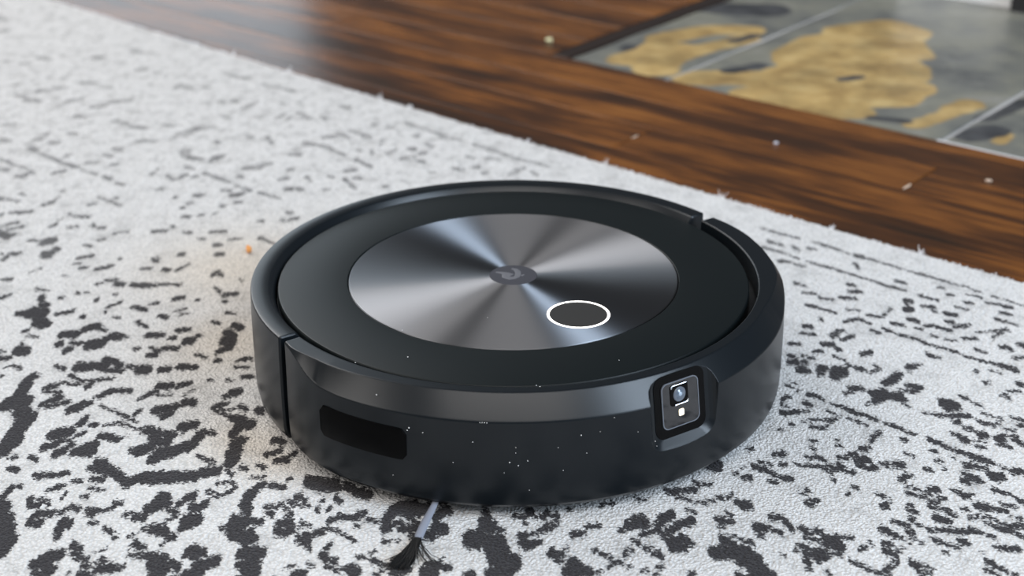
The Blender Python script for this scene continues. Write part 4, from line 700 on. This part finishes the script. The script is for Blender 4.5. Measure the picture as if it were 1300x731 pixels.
def in_view(x, y):
    q = Vector((x * MM, y * MM, 0)) - Vector((-0.00082, -0.93785, 0.49828))
    dz = q.dot(fw)
    if dz <= 0.05:
        return False
    px, py = 650 + 2000 * q.dot(rt) / dz, 365.5 - 2000 * q.dot(up) / dz
    if not (-5 < px < 1305 and -5 < py < 736):
        return False
    for t in (0.0, 0.03, 0.06, 0.09, 0.12, 0.145):       # hidden behind the robot vacuum
        if math.hypot(x + (-0.8 - x) * t, y + (-937.9 - y) * t) < 160 and 498 * t < 72:
            return False
    return True


for _ in range(2200):
    u, v_ = rr.uniform(U0, U1), rr.uniform(45, V1)
    x, y = P0[0] + UV_[0] * u + VV_[0] * v_, P0[1] + UV_[1] * u + VV_[1] * v_
    if in_view(x, y):
        continue
    a = rr.choice([0.0, 0.3, -0.67, -0.6, 2.3])
    L = rr.uniform(2, 26) if math.hypot(x, y) > 420 else rr.uniform(1, 8)
    stamp(rr.uniform(0.8, 5.5), [(x, y * SQ), (x + L * math.cos(a), (y + L * math.sin(a)) * SQ)])

tint = np.zeros(X.shape, dtype=np.float32)  # soft warm tinted spots on the pile, mostly left of the robot
for x, y, r, s_ in ((-215, 190, 70, 0.75), (-190, 60, 50, 0.7), (-165, -85, 34, 0.6), (-150, -105, 26, 0.55), (-60, -215, 14, 0.5)):
    tint = np.maximum(tint, s_ * np.exp(-(((X - x) ** 2 + (Y - y) ** 2) / (r * r))))

nu, nv = X.shape
verts = np.stack([X, Y, Z], -1).reshape(-1, 3) * MM
idx = np.arange(nu * nv).reshape(nu, nv)
quads = np.stack([idx[:-1, :-1], idx[:-1, 1:], idx[1:, 1:], idx[1:, :-1]], -1).reshape(-1, 4)
me = bpy.data.meshes.new('area_rug')
me.vertices.add(len(verts))
me.vertices.foreach_set('co', verts.astype(np.float32).ravel())
me.loops.add(quads.size)
me.loops.foreach_set('vertex_index', quads.astype(np.int32).ravel())
me.polygons.add(len(quads))
me.polygons.foreach_set('loop_start', (np.arange(len(quads)) * 4).astype(np.int32))
me.update(calc_edges=True)
me.validate()
set_attr(me, 'motif', field.ravel())
set_attr(me, 'warm_tint', tint.ravel())
# marks painted fainter towards the far end, for sheen, overexposure and blur there
set_attr(me, 'far_fade', (np.clip((Y - 120) / 420.0, 0, 1) * 0.85).ravel())
me.shade_smooth()
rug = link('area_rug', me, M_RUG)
rug['label'] = 'white area rug with a worn charcoal pattern lying on the wood floor'
rug['category'] = 'rug'

# loose fibres along the rug's edge
bm = bmesh.new()
rf = random.Random(21)


def fibre(u, L, lean, up_, r=0.00035):
    p = P0 + UV_ * u + VV_ * (bow(u) + rf.uniform(-0.2, 1.0))
    d = -VV_ * lean + UV_ * rf.uniform(-0.6, 0.6)
    pts = []
    for t in (0, 0.4, 0.75, 1.0):
        q = p + d * L * t
        pts.append((q[0] * MM, q[1] * MM, (-1.5 + up_ * L * t) * MM))
    tube(bm, pts, [r, r, r * 0.8, r * 0.4], 4)


for _ in range(700):
    fibre(rf.uniform(0, 1350), rf.uniform(0.8, 2.4), rf.uniform(0.5, 1), rf.uniform(0.2, 0.8))
for u in (598, 640, 800, 893, 1022, 1130, 1213, 360, 455):
    for _ in range(5):
        fibre(u + rf.uniform(-2.5, 2.5), rf.uniform(3, 7), rf.uniform(0.3, 0.9), rf.uniform(0.3, 1.0), 0.0003)
link('edge_fibres', bm_mesh(bm, 'edge_fibres'), M_FIBRE, rug, kind='stuff')

# ------------------------------------------------------------------ robot vacuum (its front faces local +X)
robot = empty('robot_vacuum', (0, 0, 0), math.radians(-56),
              'round black robot vacuum with a graphite metal disc on top, standing on the white rug', 'robot vacuum')
TOP = 79.5

# chassis: core, floor of the lid's groove and backing of the two seams
bm = lathe([(0, 7), (150, 7), (158, 9), (165.5, 14), (165.8, 60), (165, 64), (153, 64), (153, 70.5), (0, 70.5)])
link('chassis', bm_mesh(bm, 'chassis'), M_DARK, robot, smooth=35)


def ring_at(a, prof):
    t = math.radians(a)
    return [(r * math.cos(t) * MM, r * math.sin(t) * MM, z * MM) for r, z in prof]


rear = [(153.9, 66), (153.9, 73.6), (157.2, 78.7), (157.7, 79.2), (158.4, 79.5), (164.5, 79.55), (168.2, 79.5), (169.1, 79.2), (169.6, 78.5),
        (170.1, 66), (170.3, 30), (170.0, 17), (169.2, 12), (167.0, 9.2), (163.0, 8.6), (160, 10), (160, 66)]


def inset(prof, d=1.1):
    return [(162 + (r - 162) * (1 - d / 8.0), 45 + (z - 45) * (1 - d / 35.0)) for r, z in prof]


RA, RB = 92.7, 270.4
rings = [ring_at(RA, inset(rear))] + [ring_at(RA + 0.36 + (RB - RA - 0.72) * i / 150, rear) for i in range(151)] + [ring_at(RB, inset(rear))]
bm = loop_solid(rings, False)
link('rear_rim', bm_mesh(bm, 'rear_rim'), M_SHELL, robot, smooth=32)

T_R = [(0, 175.6), (70, 175.6), (75, 175.1), (79, 174.0), (83, 172.4), (86, 170.8), (88.4, 169.4)]
T_C = [(0, 10.6), (46, 10.6), (57, 9.0), (70, 7.0), (78, 5.8), (82, 3.4), (85, 1.6), (88.4, 1.1)]
T_H = [(0, 13.6), (70, 13.6), (76, 12.6), (79, 9.5), (82, 4.5), (85, 1.6), (88.4, 1.0)]


# the chamfer runs out sooner on the bumper's right-hand end
T_C2 = [(0, 10.6), (36, 10.6), (46, 7.5), (54, 4.4), (72, 4.0), (80, 2.6), (86, 1.3), (88.4, 1.1)]
T_H2 = [(0, 13.6), (39, 13.6), (47, 9.2), (54, 5.6), (72, 4.8), (80, 3.0), (86, 1.4), (88.4, 1.0)]


def bumper_prof(a):
    a = a - 0.9
    tc, th = (T_C, T_H) if a < 0 else (T_C2, T_H2)
    a = abs(a)
    R, c, h_ = interp(T_R, a), interp(tc, a), interp(th, a)
    k = min(1.0, c / 9.0)
    return [(158.3, 66), (158.3, 73.6), (158.3, 78.6), (158.6, 79.2), (159.2, 79.5), (R - c - 0.6, TOP), (R - c + 0.3, TOP - 0.25 * k),
            (R - 0.9 * k - 0.05, TOP - h_ + 1.25 * k), (R - 0.35 * k, TOP - h_ + 0.35 * k), (R, TOP - h_ - 0.5 * k),
            (R + 0.2, 60), (R + 0.5, 42), (R + 0.5, 26), (R + 0.1, 16), (R - 0.8, 12), (R - 3.0, 9.4), (R - 8, 8.8), (160, 10), (160, 66)]


BA, BB = -87.7, 89.6
angs = [BA + 0.36 + (BB - BA - 0.72) * i / 196 for i in range(197)]
rings = [ring_at(BA, inset(bumper_prof(angs[0])))] + [ring_at(a, bumper_prof(a)) for a in angs] + [ring_at(BB, inset(bumper_prof(angs[-1])))]
bm = loop_solid(rings, False)
bumper_me = bm_mesh(bm, 'bumper')

# camera recess: a flared pocket cut out of the bumper
CY = 1.4


def back_x(z):
    return 171.6 - (z - 42.0) * 0.155


def rec_loop(hy, zlo, zhi, dx, r):
    out_ = []
    hz, zc = (zhi - zlo) / 2, (zhi + zlo) / 2
    for u, v_ in rounded_rect(hy, hz, r, 8):
        z = zc + v_
        out_.append(((back_x(z) + dx) * MM, (CY + u) * MM, z * MM))
    return out_


cut = loop_solid([rec_loop(18.4, 39.5, 77.6, 0, 6.5), rec_loop(21.2, 38.4, 78.6, 0.7, 7.0), rec_loop(23.2, 36.2, 79.2, 2.0, 7.5), rec_loop(24.6, 32.8, 79.6, 4.0, 8.0), rec_loop(27, 20, 82, 12.0, 8.5)], False)
cut_me = bm_mesh(cut, 'cut')


def boolean(me_a, me_b):
    oa = bpy.data.objects.new('a', me_a)
    ob = bpy.data.objects.new('b', me_b)
    C.objects.link(oa)
    C.objects.link(ob)
    md_ = oa.modifiers.new('cut', 'BOOLEAN')
    md_.operation = 'DIFFERENCE'
    md_.object = ob
    md_.solver = 'EXACT'
    dg = bpy.context.evaluated_depsgraph_get()
    res_ = bpy.data.meshes.new_from_object(oa.evaluated_get(dg))
    bpy.data.objects.remove(oa)
    bpy.data.objects.remove(ob)
    return res_


bumper_me = boolean(bumper_me, cut_me)
bumper = link('bumper', bumper_me, M_SHELL, robot, smooth=11)

# obstacle camera in the recess
slope = math.atan(0.155)
ex = Vector((-math.sin(slope), 0, math.cos(slope)))
en = Vector((math.cos(slope), 0, math.sin(slope)))


def on_back(zc):
    o_ = Vector((back_x(zc), CY, zc))

    def f3(u, v_, w):
        p = o_ + Vector((0, 1, 0)) * u + ex * v_ + en * w
        return (p.x, p.y, p.z)
    return f3


fb = on_back(58.6)
module = link('camera_module', bm_mesh(slab(rounded_rect(18.6, 19.2, 6.5, 8), fb, -2.0, 0.35), 'camera_module'), M_GLOSS, robot, smooth=30)
f2 = on_back(58.9)
bm = bmesh.new()
ol, il = rounded_rect(13.6, 14.1, 4.0, 8), rounded_rect(13.0, 13.5, 3.6, 8)
V4 = [[bm.verts.new(Vector(f2(u, v_, w)) * MM) for u, v_ in L] for L, w in ((ol, 0.3), (ol, 1.15), (il, 1.15), (il, 0.3))]
for a, c in zip(V4, V4[1:] + V4[:1]):
    n_ = len(a)
    for k in range(n_):
        bm.faces.new((a[k], a[(k + 1) % n_], c[(k + 1) % n_], c[k]))
link('window_rim', bm_mesh(bm, 'window_rim'), plastic('grey_rim', (0.12, 0.13, 0.15), 0.25, 0), module, smooth=30)
link('camera_window', bm_mesh(slab(rounded_rect(13.1, 13.6, 3.6, 8), f2, 0.3, 0.95), 'camera_window'), M_GLASS, module, smooth=30)
fl = on_back(64.6)


def disc_slab(f3, cy, cz, r, lo, hi, bev=0.0, n=32):
    pts_ = [(r * math.cos(2 * math.pi * i / n), r * math.sin(2 * math.pi * i / n)) for i in range(n)]
    return slab(pts_, lambda u, v_, w: f3(u + cy, v_ + cz, w), lo, hi, bev)


LY = -0.9
link('lens_bezel', bm_mesh(slab(rounded_rect(6.6, 6.6, 2.2, 6), lambda u, v_, w: fl(u + LY, v_, w), 0.9, 1.5, 0.3), 'lens_bezel'),
     M_GLOSS, module, smooth=30)
link('lens_ring', bm_mesh(disc_slab(fl, LY, 0, 4.5, 1.4, 1.9, 0.3), 'lens_ring'), plastic('lens_ring_grey', (0.10, 0.115, 0.14), 0.3, 0), module, smooth=30)
link('lens', bm_mesh(disc_slab(fl, LY, 0, 3.3, 1.8, 2.4, 0.9), 'lens'), M_LENS, module, smooth=60)
link('lens_pupil', bm_mesh(disc_slab(fl, LY + 0.1, 0.2, 1.3, 2.3, 2.6, 0.3), 'lens_pupil'), plastic('lens_pupil_blue', (0.35, 0.42, 0.5), 0.2, 0), module, smooth=60)


def glint_bar(pts_):  # silver bars stand in for the highlights on the bezel's edges
    bm_ = bmesh.new()
    tube(bm_, [Vector(fl(u + LY, v_, 1.55)) * MM for u, v_ in pts_], [0.00042] * len(pts_), 6)
    return bm_mesh(bm_, 'bezel_glint')


link('bezel_glint', glint_bar([(-6.0, 4.2), (-5.9, 5.3), (-5.0, 6.0), (5.2, 6.0)]), M_SILVER, module)
link('bezel_glint', glint_bar([(-3.6, -6.0), (4.6, -6.0), (5.7, -5.4), (6.0, -4.2)]), M_SILVER, module)
link('led', bm_mesh(slab(rounded_rect(1.9, 2.1, 0.9, 4), lambda u, v_, w: fl(u + 0.2, v_ - 11.6, w), 0.9, 1.2), 'led'), M_LED, module)

# dark sensor window on the bumper's left side
bm = bmesh.new()
a0, a1 = -73.8, -54.2
outl = rounded_rect((a1 - a0) / 2, 10.2, 3.6, 6)
Rw = 176.4


def wpt(u, v_, r):
    t = math.radians((a0 + a1) / 2 + u)
    return ((r * math.cos(t)) * MM, (r * math.sin(t)) * MM, (46.0 + v_) * MM)


cols = []
for i in range(25):
    u = (a1 - a0) * (i / 24 - 0.5)
    half = (a1 - a0) / 2
    e_ = max(0.0, abs(u) - (half - 1.3)) / 1.3
    hv = 10.2 - 3.6 * (1 - math.sqrt(max(0, 1 - e_ * e_)))
    cols.append([bm.verts.new(wpt(u, hv * s, r)) for s, r in ((-1, Rw - 3), (-1, Rw - 0.15), (-0.95, Rw + 0.12), (0.95, Rw + 0.12), (1, Rw - 0.15), (1, Rw - 3))])
for a, c in zip(cols, cols[1:]):
    for k in range(6):
        bm.faces.new((a[k], a[(k + 1) % 6], c[(k + 1) % 6], c[k]))
bm.faces.new(cols[0])
bm.faces.new(cols[-1])
sw = link('sensor_window', bm_mesh(bm, 'sensor_window'), M_SENSOR, bumper, smooth=30)

# lid, metal disc, emblem, button
LID = 76.8
prof = [(107.6, 71), (107.6, LID - 0.5), (108.0, LID - 0.05), (108.6, LID), (150.9, LID), (152.0, LID - 0.3), (152.6, LID - 1.0), (152.8, LID - 2.0), (152.8, 70.6), (110, 70.6)]
lid = link('lid', bm_mesh(lathe(prof, 220, True), 'lid'), M_LID, robot, smooth=32)
bm = lathe([(0, 71), (106.9, 71), (106.9, LID - 0.3), (106.5, LID + 0.05), (106.0, LID + 0.15), (60, LID + 0.15), (0, LID + 0.15)], 220)
faceplate = link('metal_disc', bm_mesh(bm, 'metal_disc'), M_SPUN, robot, smooth=32)
emblem = link('emblem', bm_mesh(lathe([(0, LID + 0.12), (15.6, LID + 0.12), (15.5, LID + 0.22), (0, LID + 0.22)], 64), 'emblem'), M_EMBLEM, robot)
hr = math.radians(56)


def to_local(x, y):
    return (x * math.cos(hr) - y * math.sin(hr), x * math.sin(hr) + y * math.cos(hr))


def mark(strokes, z):
    bm_ = bmesh.new()
    for pts_, rad in strokes:
        P = [to_local(*p) for p in pts_]
        tube(bm_, [(p[0] * MM, p[1] * MM, z * MM) for p in P], [r * MM for r in rad], 10, 0.06)
    return bm_mesh(bm_, 'emblem_mark')


mk = mark([([(-11.5, 4.8), (-8, 3.8), (-4, 1.6), (-1, -0.6)], [0.7, 1.6, 2.4, 2.6]),
           ([(-5.2, 0.6), (-5.2, -3.0), (-2, -5.0), (1.4, -4.4)], [2.2, 2.4, 2.5, 1.8]),
           ([(-1.0, 10.2), (1.5, 8.8), (3.0, 5.4), (3.2, 1.2), (2.4, -2.6), (0.4, -4.8)], [1.0, 1.7, 1.9, 1.9, 1.9, 1.6]),
           ([(5.6, 0.0), (6.8, -0.8)], [1.5, 1.5])], LID + 0.24)
link('emblem_mark', mk, M_MARK, emblem)
BX, BY = to_local(40.2, -59.6)
button = link('button', bm_mesh(lathe([(0, LID + 0.1), (18.1, LID + 0.1), (17.8, LID + 0.25), (0, LID + 0.25)], 96, x=BX, y=BY), 'button'), M_BUTTON, robot)
link('light_ring', bm_mesh(lathe([(17.95, LID + 0.1), (17.95, LID + 0.3), (19.6, LID + 0.3), (19.6, LID + 0.1)], 96, True, BX, BY), 'light_ring'), M_RING, button)

# side brush sweeping out from under the bumper
def wl(x, y, z):
    p = to_local(x, y)
    return (p[0] * MM, p[1] * MM, z * MM)


bm = bmesh.new()
tube(bm, [wl(-40, -140, 9), wl(-43.5, -158, 8.6), wl(-46, -168, 7.6), wl(-50.5, -182, 5.0), wl(-54, -195, 3.0)],
     [0.0016, 0.0017, 0.0020, 0.0026, 0.0027], 10, 0.55)
brush = link('side_brush', bm_mesh(bm, 'side_brush'), M_ARM, robot, smooth=60)
bm = bmesh.new()
rb = random.Random(5)
for i in range(420):
    s = rb.gauss(0, 1)
    x0, y0 = -54 + rb.uniform(-2.2, 2.2), -194 + rb.uniform(-1.5, 1.5)
    dx = -7.5 + 2.6 * s if rb.random() < 0.95 else rb.uniform(0, 14)
    L = rb.uniform(17, 27)
    x1, y1 = x0 + dx, y0 - L
    pts_ = [wl(x0, y0, 3 + rb.uniform(-1, 1)), wl(x0 + dx * 0.25, y0 - L * 0.4, 2.6 + rb.uniform(-0.8, 0.8)),
            wl(x0 + dx * 0.6, y0 - L * 0.75, 1.8 + rb.uniform(-0.8, 0.8)), wl(x1 + dx * 0.1, y1, 0.9 + rb.uniform(-0.5, 0.6))]
    tube(bm, pts_, [0.0003, 0.00028, 0.00022, 0.00012], 3)
link('bristles', bm_mesh(bm, 'bristles'), M_BRISTLE, brush, kind='stuff')

sw['label'] = 'dark oval sensor window'
button['label'] = 'round charcoal button'
faceplate['label'] = 'spun graphite metal disc'
# specks of dust clinging to the robot
DUST = [(-18.9, -175.2, 66.0, 0.35, 0), (-17.6, -175.3, 66.1, 0.35, 0), (-16.3, -175.4, 66.1, 0.35, 0), (-15.0, -175.6, 66.1, 0.35, 0), (-23.0, -174.7, 53.4, 0.35, 0), (1.1, -176.2, 47.1, 0.25, 0), (-2.4, -176.2, 41.0, 0.45, 0), (2.4, -176.2, 38.9, 0.4, 0), (7.7, -176.0, 41.9, 0.35, 0), (1.1, -176.2, 50.6, 0.3, 0), (24.8, -174.5, 49.5, 0.3, 0), (37.6, -172.1, 56.0, 0.4, 0), (27.8, -174.0, 34.4, 0.3, 0), (-51.1, -168.6, 56.0, 0.35, 0), (-69.3, -162.0, 24.3, 0.25, 0), (-34.3, -172.8, 39.0, 0.3, 0), (-5.5, -176.1, 34.2, 0.25, 0), (8.7, -176.0, 22.7, 0.3, 0), (41.0, -171.4, 44.1, 0.3, 0), (48.4, -169.4, 56.7, 0.3, 0), (-59.0, -166.0, 57.6, 0.5, 0), (-60.0, -165.7, 55.9, 0.4, 0), (70.3, -161.6, 52.1, 0.3, 0), (80.8, -156.6, 43.0, 0.4, 0), (81.9, -156.0, 39.5, 0.3, 0), (56.3, -167.0, 64.4, 0.3, 0), (-61.9, -117.0, 77.2, 0.5, 0), (-91.5, -128.3, 79.5, 0.4, 0), (14.8, -154.4, 77.2, 0.6, 0), (12.8, -152.5, 77.2, 0.4, 0), (20.3, -154.4, 77.2, 0.4, 0), (61.4, -121.8, 77.2, 0.3, 0), (-15.9, -64.4, 77.3, 0.35, 0), (-67.4, -81.5, 77.2, 0.4, 0), (-77.5, -154.5, 72.5, 0.5, 0)]
bm = bmesh.new()
for x, y, z, r, k in DUST:
    p = to_local(x, y)
    mt = Matrix.Translation((p[0] * MM, p[1] * MM, z * MM)) @ Matrix.Diagonal((1, 1, 1, 1))
    bmesh.ops.create_icosphere(bm, subdivisions=1, radius=r * 0.8 * MM, matrix=mt)
link('dust_specks', bm_mesh(bm, 'dust_specks'), M_LINT, robot, kind='stuff')

# ------------------------------------------------------------------ crumbs and lint lying about

def crumb(name, label, cat, loc, r, m, sx=1.0, sz=0.6, rz=0.0):
    bm_ = bmesh.new()
    bmesh.ops.create_icosphere(bm_, subdivisions=2, radius=r)
    rc = random.Random(label)
    for v_ in bm_.verts:
        v_.co *= rc.uniform(0.8, 1.15)
        v_.co.x *= sx
        v_.co.z *= sz
    me_ = bm_mesh(bm_, name)
    z0 = min(v_.co.z for v_ in me_.vertices)
    o_ = link(name, me_, m, smooth=80)
    o_.location = (loc[0] * MM, loc[1] * MM, loc[2] * MM - z0)
    o_.rotation_euler = (0, 0, rz)
    o_['label'] = label
    o_['category'] = cat
    return o_


M_CREAM = plastic('cream_crumb', (0.72, 0.70, 0.42), 0.7, 0)
M_GREY = plastic('grey_crumb', (0.55, 0.56, 0.62), 0.6, 0)
M_BEIGE = plastic('beige_crumb', (0.55, 0.42, 0.32), 0.7, 0)
M_ORANGE = plastic('orange_crumb', (0.75, 0.33, 0.10), 0.8, 0)
M_TAN = plastic('tan_sliver', (0.30, 0.17, 0.07), 0.5, 0)
crumb('crumb', 'cream crumb on the wood floor left of the slate corner', 'crumb', (43.3, 856.6, -9), 0.0034, M_CREAM, 1.4, 0.7, 0.2)
crumb('crumb', 'small grey crumb on the wood floor midway between rug and slate', 'crumb', (253.4, 496.7, -9), 0.0023, M_GREY, 1.0, 0.6, 0.0)
crumb('crumb', 'pinkish beige crumb on the wood floor near the right frame edge', 'crumb', (429.4, 393.2, -9), 0.0024, M_BEIGE, 1.4, 0.6, 0.0)
crumb('lint', 'orange fluff on the rug behind the left side of the robot vacuum', 'lint', (-210.5, 215.8, 0), 0.0035, M_ORANGE, 0.7, 1.0, 0.6)
crumb('joint_strip', 'thin pale sliver on the dark board end joint right of the robot', 'thin_strip', (353.6, 381.9, -9), 0.0014, M_BEIGE, 6.0, 0.3, 0.9)  # pale strip standing in for the highlight along this board end joint
crumb('joint_strip', 'thin tan sliver on the boards behind the robot vacuum', 'thin_strip', (119.3, 518.5, -9), 0.0012, M_BEIGE, 5.0, 0.3, 0.9)  # added beige strip standing in for the lit board end joint, no loose sliver
